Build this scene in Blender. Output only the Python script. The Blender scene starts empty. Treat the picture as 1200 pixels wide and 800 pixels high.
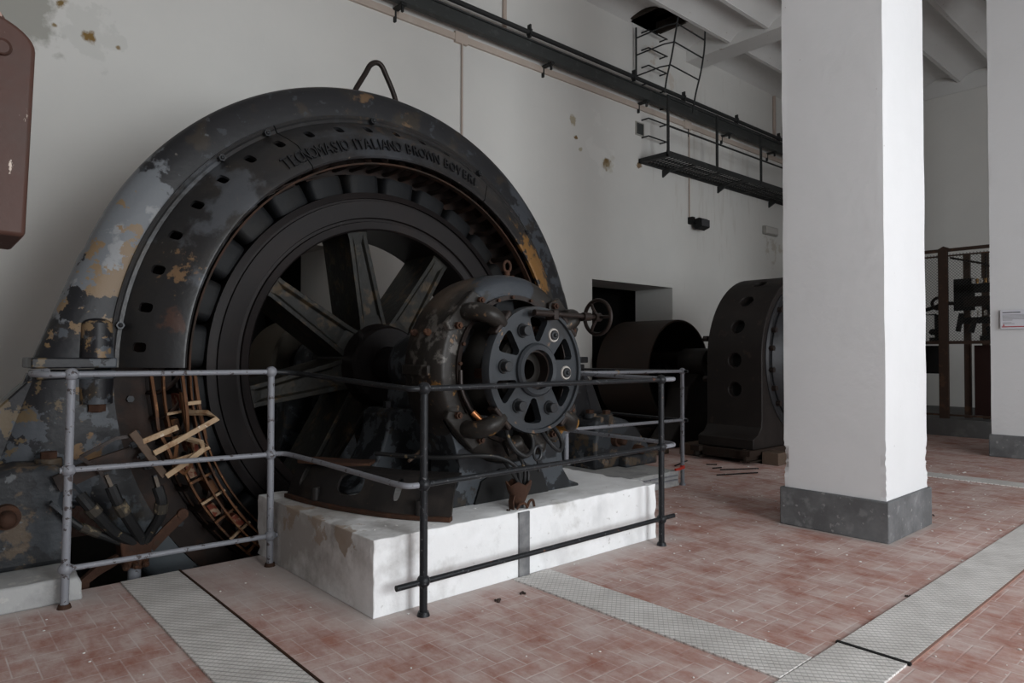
import bpy, bmesh, math, random
from math import sin, cos, pi, radians as R, sqrt, atan2, hypot
from mathutils import Vector, Matrix
random.seed(7)
S = bpy.context.scene
COL = S.collection

# ------------------------------------------------------------------ materials
def M(name, base, rough=.6, metal=0.0, layers=(), bump=None, spec=.22):
    m = bpy.data.materials.new(name); m.use_nodes = True
    nt = m.node_tree; N = nt.nodes; L = nt.links
    b = N['Principled BSDF']
    b.inputs['Roughness'].default_value = rough
    b.inputs['Metallic'].default_value = metal
    b.inputs['Specular IOR Level'].default_value = spec
    geo = N.new('ShaderNodeNewGeometry')
    cur = N.new('ShaderNodeRGB'); cur.outputs[0].default_value = (*base, 1); cur = cur.outputs[0]
    for k, ly in enumerate(layers):
        vec = geo.outputs['Position']
        if 'st' in ly:
            mp = N.new('ShaderNodeMapping'); mp.inputs['Scale'].default_value = ly['st']
            L.new(vec, mp.inputs[0]); vec = mp.outputs[0]
        nz = N.new('ShaderNodeTexNoise'); nz.inputs['Scale'].default_value = ly.get('s', 4)
        nz.inputs['Detail'].default_value = ly.get('d', 6); nz.inputs['Roughness'].default_value = ly.get('r', .6)
        ad = N.new('ShaderNodeVectorMath'); ad.operation = 'ADD'; ad.inputs[1].default_value = (k*7.3+ly.get('o', 0), k*3.1, k*1.7)
        L.new(vec, ad.inputs[0]); L.new(ad.outputs[0], nz.inputs['Vector'])
        val = nz.outputs['Fac']
        if 'c' in ly:
            ds = N.new('ShaderNodeVectorMath'); ds.operation = 'DISTANCE'; ds.inputs[1].default_value = ly['c']
            L.new(geo.outputs['Position'], ds.inputs[0])
            mr = N.new('ShaderNodeMapRange'); mr.inputs['From Min'].default_value = 0; mr.inputs['From Max'].default_value = ly['rad']
            g = ly.get('g', .25); mr.inputs['To Min'].default_value = g; mr.inputs['To Max'].default_value = -g
            mr.clamp = False
            L.new(ds.outputs['Value'], mr.inputs['Value'])
            aa = N.new('ShaderNodeMath'); aa.operation = 'ADD'; L.new(val, aa.inputs[0]); L.new(mr.outputs[0], aa.inputs[1]); val = aa.outputs[0]
        mr = N.new('ShaderNodeMapRange'); mr.inputs['From Min'].default_value = ly['t']
        mr.inputs['From Max'].default_value = ly['t'] + ly.get('w', .03)
        mr.inputs['To Max'].default_value = ly.get('f', 1)
        L.new(val, mr.inputs['Value'])
        mx = N.new('ShaderNodeMix'); mx.data_type = 'RGBA'
        L.new(mr.outputs[0], mx.inputs['Factor']); L.new(cur, mx.inputs['A']); mx.inputs['B'].default_value = (*ly['col'], 1)
        cur = mx.outputs['Result']
        if 'ro' in ly: pass
    L.new(cur, b.inputs['Base Color'])
    if bump:
        nz = N.new('ShaderNodeTexNoise'); nz.inputs['Scale'].default_value = bump[0]; nz.inputs['Detail'].default_value = 5
        L.new(geo.outputs['Position'], nz.inputs['Vector'])
        bp = N.new('ShaderNodeBump'); bp.inputs['Strength'].default_value = bump[1]; bp.inputs['Distance'].default_value = bump[2] if len(bump) > 2 else .01
        L.new(nz.outputs['Fac'], bp.inputs['Height']); L.new(bp.outputs[0], b.inputs['Normal'])
    return m

RUST = (.075, .032, .016); OCH = (.20, .105, .04); BLK = (.016, .016, .0175); GRY = (.19, .20, .21)
m_frame = M('chipped_black_paint', BLK, .42, 0, [
    dict(s=3, t=.54, w=.06, col=(.030, .025, .02)), dict(s=11, t=.60, w=.03, col=(.034, .037, .042)),
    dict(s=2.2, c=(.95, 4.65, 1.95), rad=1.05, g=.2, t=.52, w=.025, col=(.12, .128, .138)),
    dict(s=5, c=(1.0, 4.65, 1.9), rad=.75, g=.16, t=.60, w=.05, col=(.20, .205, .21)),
    dict(s=7, c=(.95, 4.65, 1.55), rad=.85, g=.14, t=.59, w=.02, col=(.17, .115, .065)),
    dict(s=6, c=(.85, 4.6, 1.2), rad=.40, g=.14, t=.56, w=.02, col=(.17, .11, .055)),
    dict(s=3, c=(.60, 4.6, .85), rad=.8, g=.2, t=.48, w=.02, col=(.060, .066, .075)), dict(s=5, d=8, c=(.60, 4.6, .95), rad=.9, g=.08, t=.52, w=.015, col=(.013, .013, .015)),
    dict(s=9, d=8, c=(.35, 4.7, .95), rad=.5, g=.14, t=.56, w=.03, col=(.10, .072, .04)),
    dict(s=4, c=(1.2, 4.6, .0), rad=.6, g=.2, t=.48, w=.05, col=(.06, .068, .075)),
    dict(s=5, c=(.85, 4.5, .62), rad=.45, g=.14, t=.60, w=.03, col=(.15, .085, .035)),
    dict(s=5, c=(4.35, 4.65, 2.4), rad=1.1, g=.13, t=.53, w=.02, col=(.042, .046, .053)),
    dict(s=6, c=(2.6, 5.0, 3.35), rad=1.1, g=.15, t=.60, w=.05, col=(.10, .062, .035)),
    dict(s=16, t=.70, w=.03, col=(.10, .09, .08))], (30, .25, .006))
m_shield = M('worn_black_casting_painted_sheen', (.017, .0165, .017), .36, .15, [
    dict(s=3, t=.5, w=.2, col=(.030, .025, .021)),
    dict(s=3, c=(1.45, 4.30, 2.2), rad=.75, g=.12, t=.53, w=.06, f=.85, col=(.06, .064, .071)),  # grey wear that also paints part of the highlight sheen into the colour
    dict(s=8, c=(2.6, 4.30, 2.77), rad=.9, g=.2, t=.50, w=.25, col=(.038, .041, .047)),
    dict(s=14, c=(1.22, 4.36, 1.75), rad=.26, g=.14, t=.57, w=.06, col=(.14, .085, .045)),
    dict(s=6, c=(1.2, 4.36, 1.45), rad=.2, g=.14, t=.58, w=.06, f=.7, col=(.065, .032, .022)),
    dict(s=12, c=(2.7, 4.5, 2.95), rad=.75, g=.12, t=.62, w=.08, f=.8, col=(.07, .045, .028)),
    dict(s=9, d=9, r=.7, c=(4.15, 4.4, 2.05), rad=.52, g=.14, t=.515, w=.02, col=(.21, .105, .03)),
    dict(s=20, t=.68, w=.05, col=(.12, .10, .08))], (25, .3, .006), spec=.42)
m_letter = M('raised_letter_paint', (.013, .013, .0145), .4, .1, spec=.4)
m_rotor = M('rotor_dark_steel', (.0115, .0095, .0095), .42, .1, [
    dict(s=2, t=.5, w=.2, col=(.016, .0115, .0105)), dict(s=40, t=.76, w=.02, col=(.12, .11, .10))], (40, .15, .004), spec=.12)
m_spoke = M('greasy_spoke_iron', (.012, .0115, .010), .48, .1, [
    dict(s=5, t=.50, w=.15, col=(.022, .019, .014)), dict(s=10, t=.55, w=.10, f=.85, col=(.060, .041, .023)),
    dict(s=12, t=.62, w=.06, o=4, col=(.026, .030, .029))], (25, .5, .008), spec=.2)
m_pole = M('black_coil_insulation', (.009, .0095, .0105), .55, 0, [dict(s=4, t=.5, w=.2, col=(.014, .013, .012))], (20, .3, .006), spec=.15)
m_core = M('rusty_core_brown', (.018, .012, .010), .6, .1, [dict(s=5, t=.52, w=.1, col=(.030, .016, .011))], (30, .3, .005))
m_rust = M('rust_brown', (.045, .022, .014), .8, .1, [dict(s=9, t=.5, w=.1, col=(.065, .030, .017)), dict(s=14, t=.6, w=.05, col=(.04, .025, .018))], (40, .5, .006))
m_coil = M('coil_rust_orange', (.10, .042, .017), .7, 0, [dict(s=6, t=.5, w=.1, col=(.05, .025, .015)), dict(s=14, t=.6, w=.05, col=(.20, .095, .04))], (60, .4, .004))
m_coilred = M('coil_red_wrap', (.15, .035, .02), .8, 0, [dict(s=20, t=.5, w=.1, col=(.32, .22, .15))])
m_stick = M('pale_insulated_bar', (.34, .24, .15), .7, 0, [dict(s=15, t=.52, w=.1, col=(.22, .13, .07)), dict(s=25, t=.6, w=.04, col=(.5, .42, .33))], (50, .3, .004))
m_exc = M('exciter_brown_black', (.017, .0145, .0125), .42, .1, [
    dict(s=3, c=(2.4, 3.4, 1.7), rad=.60, g=.25, t=.46, w=.2, col=(.085, .064, .049)),
    dict(s=12, c=(2.3, 3.25, 1.35), rad=.42, g=.14, t=.55, w=.08, f=.8, col=(.12, .11, .10)),
    dict(s=4, c=(2.75, 3.13, 1.65), rad=.45, g=.25, t=.52, w=.05, col=(.032, .036, .042)),
    dict(s=11, c=(2.29, 3.17, 1.08), rad=.22, g=.14, t=.60, w=.05, col=(.17, .085, .025)),
    dict(s=14, t=.64, w=.04, col=(.11, .065, .035)),
    dict(s=14, c=(2.52, 3.0, .80), rad=.14, g=.16, t=.56, w=.04, col=(.22, .11, .03)),
    dict(s=10, c=(3.15, 3.05, .8), rad=.25, g=.14, t=.57, w=.03, col=(.26, .13, .03))], (30, .35, .006))
m_plate = M('exciter_plate_paint', (.028, .031, .035), .42, .1, [
    dict(s=7, t=.57, w=.06, col=(.022, .022, .023)), dict(s=14, t=.65, w=.04, col=(.16, .10, .06))], (30, .25, .004))
m_darkbrown = M('dark_brown_iron', (.022, .016, .014), .42, .3, [dict(s=12, t=.6, w=.1, col=(.045, .027, .018))], (40, .3, .004))
m_blackin = M('black_interior', (.006, .006, .006), .7, spec=.3)
m_band = M('dull_rust_band', (.040, .019, .011), .75, 0, [dict(s=6, t=.5, w=.1, col=(.022, .014, .010))], (60, .4, .004))
m_ped = M('pedestal_grey_black', (.014, .015, .017), .5, .05, [
    dict(s=7, t=.52, w=.02, col=(.050, .056, .063)), dict(s=5, t=.62, w=.04, col=(.03, .024, .018))], (20, .4, .006))
m_foot = M('foot_dusty_paint', (.020, .021, .023), .5, 0, [
    dict(s=4, t=.5, w=.03, col=(.036, .040, .045)), dict(s=5, t=.55, w=.04, o=3, col=(.075, .055, .038)),
    dict(s=7, t=.60, w=.04, col=(.14, .10, .07)), dict(s=9, t=.63, w=.03, o=2, col=(.09, .095, .1))], (25, .5, .008))
m_conc = M('plinth_concrete', (.76, .76, .76), .85, 0, [
    dict(s=3, t=.46, w=.25, f=.8, col=(.68, .68, .68)), dict(s=9, t=.52, w=.2, f=.6, col=(.82, .82, .83)),
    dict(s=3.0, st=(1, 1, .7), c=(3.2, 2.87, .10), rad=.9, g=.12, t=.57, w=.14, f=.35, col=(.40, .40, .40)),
    dict(s=9, st=(1, 1, .4), c=(2.0, 2.87, .0), rad=.22, g=.14, t=.54, w=.14, f=.3, col=(.45, .44, .43)),
    dict(s=5, c=(2.95, 2.87, .34), rad=.25, g=.14, t=.52, w=.2, f=.7, col=(.33, .31, .28)),
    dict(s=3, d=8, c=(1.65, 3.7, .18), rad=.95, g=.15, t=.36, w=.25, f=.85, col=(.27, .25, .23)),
    dict(s=9, c=(1.655, 3.15, .36), rad=.20, g=.16, t=.52, w=.05, f=.8, col=(.28, .215, .16)), dict(s=9, c=(1.655, 3.45, .36), rad=.20, g=.16, t=.52, w=.05, f=.8, col=(.30, .235, .18)), dict(s=9, c=(1.655, 3.8, .36), rad=.20, g=.16, t=.54, w=.05, f=.8, col=(.28, .215, .16)),
    dict(s=2.5, c=(1.9, 3.2, .37), rad=.5, g=.1, t=.52, w=.15, f=.5, col=(.42, .40, .37)), dict(s=2.5, c=(2.9, 3.1, .37), rad=.55, g=.2, t=.45, w=.2, f=.6, col=(.36, .34, .31)),
    dict(s=25, t=.66, w=.04, f=.6, col=(.40, .39, .37))], (14, .5, .012))
m_conc2 = M('left_block_concrete', (.36, .36, .355), .85, 0, [
    dict(s=4, t=.48, w=.2, col=(.25, .25, .25)), dict(s=14, t=.6, w=.08, col=(.45, .44, .42))], (14, .6, .012))
m_steelpost = M('grey_painted_tube', (.20, .205, .225), .5, .1, [dict(s=30, t=.60, w=.03, col=(.06, .05, .05)), dict(s=60, t=.66, w=.03, col=(.3, .3, .31))], (80, .5, .003))
m_blkpost = M('black_painted_tube', (.016, .017, .019), .4, .2, [dict(s=40, t=.62, w=.04, col=(.10, .10, .105)), dict(s=9, t=.68, w=.03, col=(.12, .05, .03))], (80, .5, .003))
m_check = None
m_plaster = M('white_plaster', (.66, .65, .62), .9, 0, [
    dict(s=.7, t=.42, w=.3, f=.5, col=(.58, .575, .555)),
    dict(s=3, c=(.72, 7, 4.12), rad=.50, g=.22, t=.42, w=.12, f=.7, col=(.24, .235, .20)),
    dict(s=5, c=(1.18, 7, 4.1), rad=.36, g=.18, t=.44, w=.06, f=.35, col=(.50, .50, .47)),
    dict(s=6, c=(1.17, 7, 4.06), rad=.13, g=.2, t=.50, w=.12, col=(.21, .13, .045)),
    dict(s=6, c=(.97, 7, 4.29), rad=.10, g=.2, t=.50, w=.12, col=(.21, .14, .055)),
    dict(s=6, c=(.92, 7, 4.08), rad=.05, g=.2, t=.50, w=.12, col=(.25, .19, .10)),
    dict(s=6, c=(1.40, 7, 4.03), rad=.05, g=.2, t=.50, w=.12, col=(.28, .21, .12)),
    dict(s=3, c=(7.95, 7, 4.45), rad=.75, g=.16, t=.53, w=.05, f=.35, col=(.75, .74, .71)),
    dict(s=5, c=(8.16, 7, 4.23), rad=.17, g=.2, t=.48, w=.12, col=(.19, .125, .055)),
    dict(s=5, c=(8.16, 7, 4.23), rad=.30, g=.16, t=.56, w=.1, f=.4, col=(.42, .38, .28)),
    dict(s=5, c=(7.42, 7, 4.75), rad=.15, g=.2, t=.50, w=.08, f=.8, col=(.34, .28, .17)),
    dict(s=5, c=(7.46, 7, 4.50), rad=.08, g=.2, t=.48, w=.08, col=(.19, .12, .05)),
    dict(s=5, c=(7.55, 7, 4.34), rad=.10, g=.2, t=.52, w=.08, f=.7, col=(.33, .29, .17)),
    dict(s=5, c=(9.35, 7, 6.35), rad=.30, g=.14, t=.53, w=.06, f=.45, col=(.45, .34, .25)),
    dict(s=5, c=(9.75, 7, 6.0), rad=.35, g=.14, t=.53, w=.06, f=.35, col=(.50, .40, .30)),
    dict(s=9, c=(8.95, 7, 4.35), rad=.10, g=.2, t=.5, w=.06, col=(.22, .15, .09)),
    dict(s=4, st=(3, 1, .4), c=(11.2, 7, 4.8), rad=2.6, g=.12, t=.55, w=.15, f=.3, col=(.45, .41, .36)),
    dict(s=5, c=(13.4, 7, 3.45), rad=.5, g=.14, t=.54, w=.08, f=.6, col=(.42, .37, .30)),
    dict(s=60, t=.74, w=.02, f=.6, col=(.35, .33, .3))], (18, .25, .004))
m_pillar = M('pillar_white_paint', (.67, .67, .675), .8, 0, [dict(s=2, t=.45, w=.3, f=.5, col=(.62, .62, .62)), dict(s=30, t=.735, w=.015, col=(.35, .33, .32))], (16, .35, .008))
m_pbase = M('grey_cement_base', (.105, .107, .110), .6, 0, [
    dict(s=4, t=.42, w=.25, col=(.165, .168, .172)), dict(s=9, t=.56, w=.1, f=.6, col=(.22, .222, .226)), dict(s=20, t=.62, w=.05, col=(.25, .25, .25)),
    dict(s=6, c=(4.9, 2.1, .30), rad=.36, g=.10, t=.66, w=.04, f=.7, col=(.5, .5, .5))], (30, .4, .005))
m_ceil = M('ceiling_plaster', (.62, .615, .60), .9, 0, [dict(s=1, t=.45, w=.3, f=.5, col=(.54, .53, .51)), dict(s=9, t=.68, w=.03, f=.7, col=(.30, .24, .18))], (14, .3, .005))
m_beam = M('grey_green_steel_beam', (.050, .053, .052), .55, .1, [dict(s=8, t=.58, w=.08, col=(.075, .078, .076))], (20, .2, .004))
m_cat = M('dark_grey_catwalk_steel', (.030, .031, .031), .6, .1, [dict(s=8, t=.58, w=.08, col=(.045, .046, .045))])
m_pink = M('pinkish_duct_paint', (.50, .42, .36), .8, 0, [dict(s=3, t=.5, w=.2, col=(.56, .49, .43))])
m_pipe = M('beige_pipe', (.45, .37, .32), .7)
m_tank = M('red_brown_tank_paint', (.062, .030, .023), .5, 0, [
    dict(s=3, t=.5, w=.2, col=(.055, .036, .030)), dict(s=18, st=(1, 1, .5), t=.66, w=.02, col=(.5, .42, .36)),
    dict(s=9, c=(.2, 2.6, 2.27), rad=.14, g=.14, t=.56, w=.04, col=(.42, .30, .25))], (30, .3, .004))
m_wood = M('old_timber', (.09, .062, .045), .8, 0, [dict(s=6, st=(1, 6, 6), t=.5, w=.2, col=(.11, .075, .055))])
m_m2 = M('brown_black_machine', (.015, .012, .011), .5, .1, [
    dict(s=2, t=.5, w=.2, col=(.022, .018, .016)), dict(s=7, t=.62, w=.06, col=(.03, .022, .018))], (20, .2, .005))
m_m2s = M('machine_shield_grey', (.022, .022, .024), .4, .2, [dict(s=5, t=.55, w=.1, col=(.016, .015, .015))], (20, .2, .005))
m_drum = M('rusty_drum', (.024, .015, .011), .65, 0, [dict(s=4, t=.5, w=.2, col=(.017, .015, .012))])
m_cage = M('cage_brown_angle_iron', (.06, .038, .028), .6, .1, [dict(s=9, t=.55, w=.1, col=(.10, .055, .035))])
m_mesh = M('cage_wire', (.06, .06, .055), .5, .3)
m_porc = M('white_porcelain', (.62, .6, .56), .3)
m_brass = M('brass', (.3, .17, .06), .35, .8)
m_white = M('placard_white', (.62, .62, .66), .4)
m_txt = M('placard_grey_print', (.30, .30, .32), .6)
m_txtd = M('placard_dark_print', (.05, .05, .06), .6)
m_red = M('red_print', (.38, .03, .03), .5)
m_lampgrey = M('lamp_housing_beige', (.34, .33, .30), .5)
m_lamplens = M('lamp_diffuser', (.48, .47, .44), .35)
m_glass = M('floodlight_glass', (.05, .05, .055), .1)
m_bolt = M('bolt_steel', (.026, .027, .029), .38, .3, [dict(s=20, t=.62, w=.05, col=(.07, .04, .025))])
m_washer = M('pale_ring', (.38, .35, .32), .5)
m_cable = M('black_cable', (.013, .013, .0135), .45, 0, [dict(s=20, t=.63, w=.04, col=(.16, .12, .07))])
m_debris = M('plaster_crumbs', (.72, .70, .68), .9)
m_dirt = M('dark_crumbs', (.05, .035, .03), .9)

def node(nt, op, a, b=None, c=None):
    n = nt.nodes.new('ShaderNodeMath'); n.operation = op
    for i, v in enumerate((a, b, c)):
        if v is None: continue
        if hasattr(v, 'links'): nt.links.new(v, n.inputs[i])
        else: n.inputs[i].default_value = v
    return n.outputs[0]
def mixc(nt, f, a, b):
    n = nt.nodes.new('ShaderNodeMix'); n.data_type = 'RGBA'
    for k, v in (('Factor', f), ('A', a), ('B', b)):
        if hasattr(v, 'links'): nt.links.new(v, n.inputs[k])
        elif isinstance(v, tuple): n.inputs[k].default_value = (*v, 1)
        else: n.inputs[k].default_value = v
    return n.outputs['Result']
def noise(nt, vec, s, d=5, st=None, r=.6):
    if st:
        mp = nt.nodes.new('ShaderNodeMapping'); mp.inputs['Scale'].default_value = st[:3]
        if len(st) > 3: mp.inputs['Rotation'].default_value = (0, 0, st[3])
        nt.links.new(vec, mp.inputs[0]); vec = mp.outputs[0]
    n = nt.nodes.new('ShaderNodeTexNoise'); n.inputs['Scale'].default_value = s; n.inputs['Detail'].default_value = d; n.inputs['Roughness'].default_value = r
    nt.links.new(vec, n.inputs['Vector']); return n.outputs['Fac']
def ramp(nt, v, a, b, lo=0, hi=1):
    n = nt.nodes.new('ShaderNodeMapRange'); n.inputs['From Min'].default_value = a; n.inputs['From Max'].default_value = b
    n.inputs['To Min'].default_value = lo; n.inputs['To Max'].default_value = hi; nt.links.new(v, n.inputs['Value']); return n.outputs[0]

def floor_material():
    m = bpy.data.materials.new('herringbone_brick'); m.use_nodes = True; nt = m.node_tree; L = nt.links
    b = nt.nodes['Principled BSDF']; geo = nt.nodes.new('ShaderNodeNewGeometry'); sp = nt.nodes.new('ShaderNodeSeparateXYZ')
    pos = geo.outputs['Position']; L.new(pos, sp.inputs[0])
    W = .0872
    u = node(nt, 'DIVIDE', node(nt, 'ADD', sp.outputs[0], .027), W); v = node(nt, 'DIVIDE', node(nt, 'ADD', sp.outputs[1], .045), W)
    iu = node(nt, 'FLOOR', u); iv = node(nt, 'FLOOR', v); fu = node(nt, 'SUBTRACT', u, iu); fv = node(nt, 'SUBTRACT', v, iv)
    k = node(nt, 'FLOORED_MODULO', node(nt, 'ADD', iu, iv), 4.0)
    k = node(nt, 'ROUND', k)
    is0 = node(nt, 'COMPARE', k, 0.0, .1); is1 = node(nt, 'COMPARE', k, 1.0, .1); is2 = node(nt, 'COMPARE', k, 2.0, .1); is3 = node(nt, 'COMPARE', k, 3.0, .1)
    d = node(nt, 'MINIMUM', node(nt, 'ADD', fu, is1), node(nt, 'ADD', node(nt, 'SUBTRACT', 1.0, fu), is0))
    d = node(nt, 'MINIMUM', d, node(nt, 'MINIMUM', node(nt, 'ADD', fv, is3), node(nt, 'ADD', node(nt, 'SUBTRACT', 1.0, fv), is2)))
    bu = node(nt, 'SUBTRACT', iu, is1); bv = node(nt, 'SUBTRACT', iv, is3)
    cb = nt.nodes.new('ShaderNodeCombineXYZ'); L.new(bu, cb.inputs[0]); L.new(bv, cb.inputs[1])
    wn = nt.nodes.new('ShaderNodeTexWhiteNoise'); L.new(cb.outputs[0], wn.inputs['Vector']); rnd = wn.outputs['Value']
    brick = mixc(nt, rnd, (.33, .145, .108), (.43, .22, .17))
    n1 = noise(nt, pos, 5, 6); brick = mixc(nt, ramp(nt, n1, .35, .7), brick, (.31, .12, .085))
    # dust, dragged in streaks
    d1 = noise(nt, pos, 3.0, 9, (1, 1, 1), .72); d2 = noise(nt, pos, 9, 8, (1.0, .35, 1, .55), .72); d3 = noise(nt, pos, 11, 8, (1, .4, 1, -.5), .75)
    dm = node(nt, 'ADD', node(nt, 'MULTIPLY', d1, .5), node(nt, 'ADD', node(nt, 'MULTIPLY', d2, .28), node(nt, 'MULTIPLY', d3, .25)))
    dust = ramp(nt, dm, .425, .61, 0, .92)
    mort = ramp(nt, d, .010, .045, 1, 0)
    mn = noise(nt, pos, 3, 4); mortf = node(nt, 'MULTIPLY', mort, ramp(nt, mn, .38, .58, .15, 1))
    c = mixc(nt, mortf, brick, (.66, .60, .58))
    c = mixc(nt, dust, c, (.60, .50, .47))
    # grey cement dust bands beside the plinth, the left block and the pillar
    def band(x0, x1, y0, y1, w, f):
        ax = node(nt, 'MAXIMUM', node(nt, 'SUBTRACT', x0, sp.outputs[0]), node(nt, 'SUBTRACT', sp.outputs[0], x1))
        ay = node(nt, 'MAXIMUM', node(nt, 'SUBTRACT', y0, sp.outputs[1]), node(nt, 'SUBTRACT', sp.outputs[1], y1))
        dd = node(nt, 'MAXIMUM', node(nt, 'MAXIMUM', ax, ay), 0.0)
        dd = node(nt, 'ADD', dd, node(nt, 'MULTIPLY', node(nt, 'SUBTRACT', n1, .5), w))
        return ramp(nt, dd, 0.0, w, f, 0)
    for a in ((1.66, 3.85, 2.87, 4.3, .22, .8), (-1, .7, 4.08, 9, .2, .75), (4.88, 5.7, 1.76, 2.5, .07, .8), (1.2, 1.66, 3.6, 4.3, .4, .5)):
        c = mixc(nt, band(*a), c, (.50, .46, .44))
    L.new(c, b.inputs['Base Color']); b.inputs['Roughness'].default_value = .75
    h = node(nt, 'ADD', node(nt, 'MULTIPLY', ramp(nt, d, 0.0, .07), .5), node(nt, 'MULTIPLY', n1, .4))
    bp = nt.nodes.new('ShaderNodeBump'); bp.inputs['Strength'].default_value = .35; bp.inputs['Distance'].default_value = .004
    L.new(h, bp.inputs['Height']); L.new(bp.outputs[0], b.inputs['Normal'])
    return m
def checker_material():
    m = bpy.data.materials.new('checker_plate'); m.use_nodes = True; nt = m.node_tree; L = nt.links
    b = nt.nodes['Principled BSDF']; geo = nt.nodes.new('ShaderNodeNewGeometry'); sp = nt.nodes.new('ShaderNodeSeparateXYZ')
    pos = geo.outputs['Position']; L.new(pos, sp.inputs[0])
    def grid(ax, ay, w, lw):
        s = node(nt, 'ADD', node(nt, 'MULTIPLY', sp.outputs[0], ax/w), node(nt, 'MULTIPLY', sp.outputs[1], ay/w))
        f = node(nt, 'ABSOLUTE', node(nt, 'SUBTRACT', node(nt, 'FRACT', s), .5)); return ramp(nt, f, .5-lw, .5-lw*.3)
    g1 = grid(.78, .62, .030, .16); g2 = grid(-.62, .78, .022, .10)
    g = node(nt, 'MAXIMUM', g1, node(nt, 'MULTIPLY', g2, .6))
    n1 = noise(nt, pos, 5, 6); n2 = noise(nt, pos, 40, 4)
    c = mixc(nt, ramp(nt, n1, .35, .65), (.60, .575, .55), (.78, .755, .73))
    c = mixc(nt, node(nt, 'MULTIPLY', g, .62), c, (.20, .18, .165))
    c = mixc(nt, ramp(nt, n2, .64, .7, 0, .7), c, (.6, .58, .56))
    L.new(c, b.inputs['Base Color']); b.inputs['Roughness'].default_value = .6; b.inputs['Metallic'].default_value = .1
    bp = nt.nodes.new('ShaderNodeBump'); bp.inputs['Strength'].default_value = .6; bp.inputs['Distance'].default_value = .003; bp.invert = True
    L.new(g, bp.inputs['Height']); L.new(bp.outputs[0], b.inputs['Normal'])
    return m
m_floor = floor_material(); m_check = checker_material()

# ------------------------------------------------------------------ mesh helpers
def box(bm, x0, x1, y0, y1, z0, z1):
    v = [bm.verts.new(p) for p in ((x0,y0,z0),(x1,y0,z0),(x1,y1,z0),(x0,y1,z0),(x0,y0,z1),(x1,y0,z1),(x1,y1,z1),(x0,y1,z1))]
    for f in ((3,2,1,0),(4,5,6,7),(0,1,5,4),(1,2,6,5),(2,3,7,6),(3,0,4,7)): bm.faces.new([v[i] for i in f])
    return v
def nb(): return bmesh.new()
def frames(pts, closed=False):
    P = [Vector(p) for p in pts]; n = len(P); T = []
    for i in range(n):
        a = P[(i-1) % n] if (closed or i) else P[i]; b = P[(i+1) % n] if (closed or i < n-1) else P[i]
        T.append((b-a).normalized())
    up = Vector((0, 0, 1)) if abs(T[0].z) < .9 else Vector((1, 0, 0))
    u = T[0].cross(up).normalized(); out = []
    for t in T:
        u = (u - t*u.dot(t)).normalized(); out.append((t, u, t.cross(u)))
    return P, out
def tube(bm, pts, r, seg=10, closed=False, ell=None):
    P, F = frames(pts, closed); rings = []
    for i, (p, (t, u, w)) in enumerate(zip(P, F)):
        rr = r[i] if isinstance(r, (list, tuple)) else r
        a, b = (rr, rr) if ell is None else ell
        rings.append([bm.verts.new(p + u*(a*cos(2*pi*k/seg)) + w*(b*sin(2*pi*k/seg))) for k in range(seg)])
    m = len(rings)
    for i in range(m if closed else m-1):
        A, B = rings[i], rings[(i+1) % m]
        for k in range(seg): bm.faces.new((A[k], A[(k+1) % seg], B[(k+1) % seg], B[k]))
    if not closed: bm.faces.new(rings[0][::-1]); bm.faces.new(rings[-1])
def flat(bm, pts, w, t):
    """rectangular bar swept along pts, w across, t thick"""
    P, F = frames(pts); rings = []
    for p, (tt, u, v) in zip(P, F):
        rings.append([bm.verts.new(p + u*(sx*w/2) + v*(sy*t/2)) for sx, sy in ((-1,-1),(1,-1),(1,1),(-1,1))])
    for i in range(len(rings)-1):
        for k in range(4): bm.faces.new((rings[i][k], rings[i][(k+1) % 4], rings[i+1][(k+1) % 4], rings[i+1][k]))
    bm.faces.new(rings[0][::-1]); bm.faces.new(rings[-1])
def smooth(pts, n=6):
    """Catmull-Rom through pts"""
    P = [Vector(p) for p in pts]; P = [P[0]*2-P[1]] + P + [P[-1]*2-P[-2]]; out = []
    for i in range(1, len(P)-2):
        for k in range(n):
            t = k/n; a, b, c, d = P[i-1:i+3]
            out.append(.5*((2*b)+(c-a)*t+(2*a-5*b+4*c-d)*t*t+(3*b-a-3*c+d)*t*t*t))
    out.append(P[-2]); return out
def cyl(bm, a, b, r, seg=16, r2=None):
    tube(bm, [a, b], [r, r if r2 is None else r2], seg)
def hexa(bm, a, b, r): tube(bm, [a, b], r, 6)
def lathe(bm, prof, a0, a1, n, cx=0, cz=0, R=None):
    """closed profile [(r,y)] turned about the Y axis through (cx,cz); R(angle) may stretch r"""
    full = abs((a1-a0) - 2*pi) < 1e-6; rings = []
    for i in range(n if full else n+1):
        a = a0 + (a1-a0)*i/n
        ring = []
        for r, y in prof:
            rr = R(a, r) if R else r
            ring.append(bm.verts.new((cx + rr*cos(a), y, cz + rr*sin(a))))
        rings.append(ring)
    m = len(rings); p = len(prof)
    for i in range(m if full else m-1):
        A, B = rings[i], rings[(i+1) % m]
        for k in range(p): bm.faces.new((A[k], A[(k+1) % p], B[(k+1) % p], B[k]))
    if not full: bm.faces.new(rings[0][::-1]); bm.faces.new(rings[-1])
def prism(bm, poly, y0, y1, axis='y'):
    """polygon [(a,b)] extruded along axis"""
    def P(a, b, c): return (a, c, b) if axis == 'y' else ((c, a, b) if axis == 'x' else (a, b, c))
    A = [bm.verts.new(P(a, b, y0)) for a, b in poly]; B = [bm.verts.new(P(a, b, y1)) for a, b in poly]
    n = len(poly)
    for i in range(n): bm.faces.new((A[i], A[(i+1) % n], B[(i+1) % n], B[i]))
    bm.faces.new(A[::-1]); bm.faces.new(B)
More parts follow.
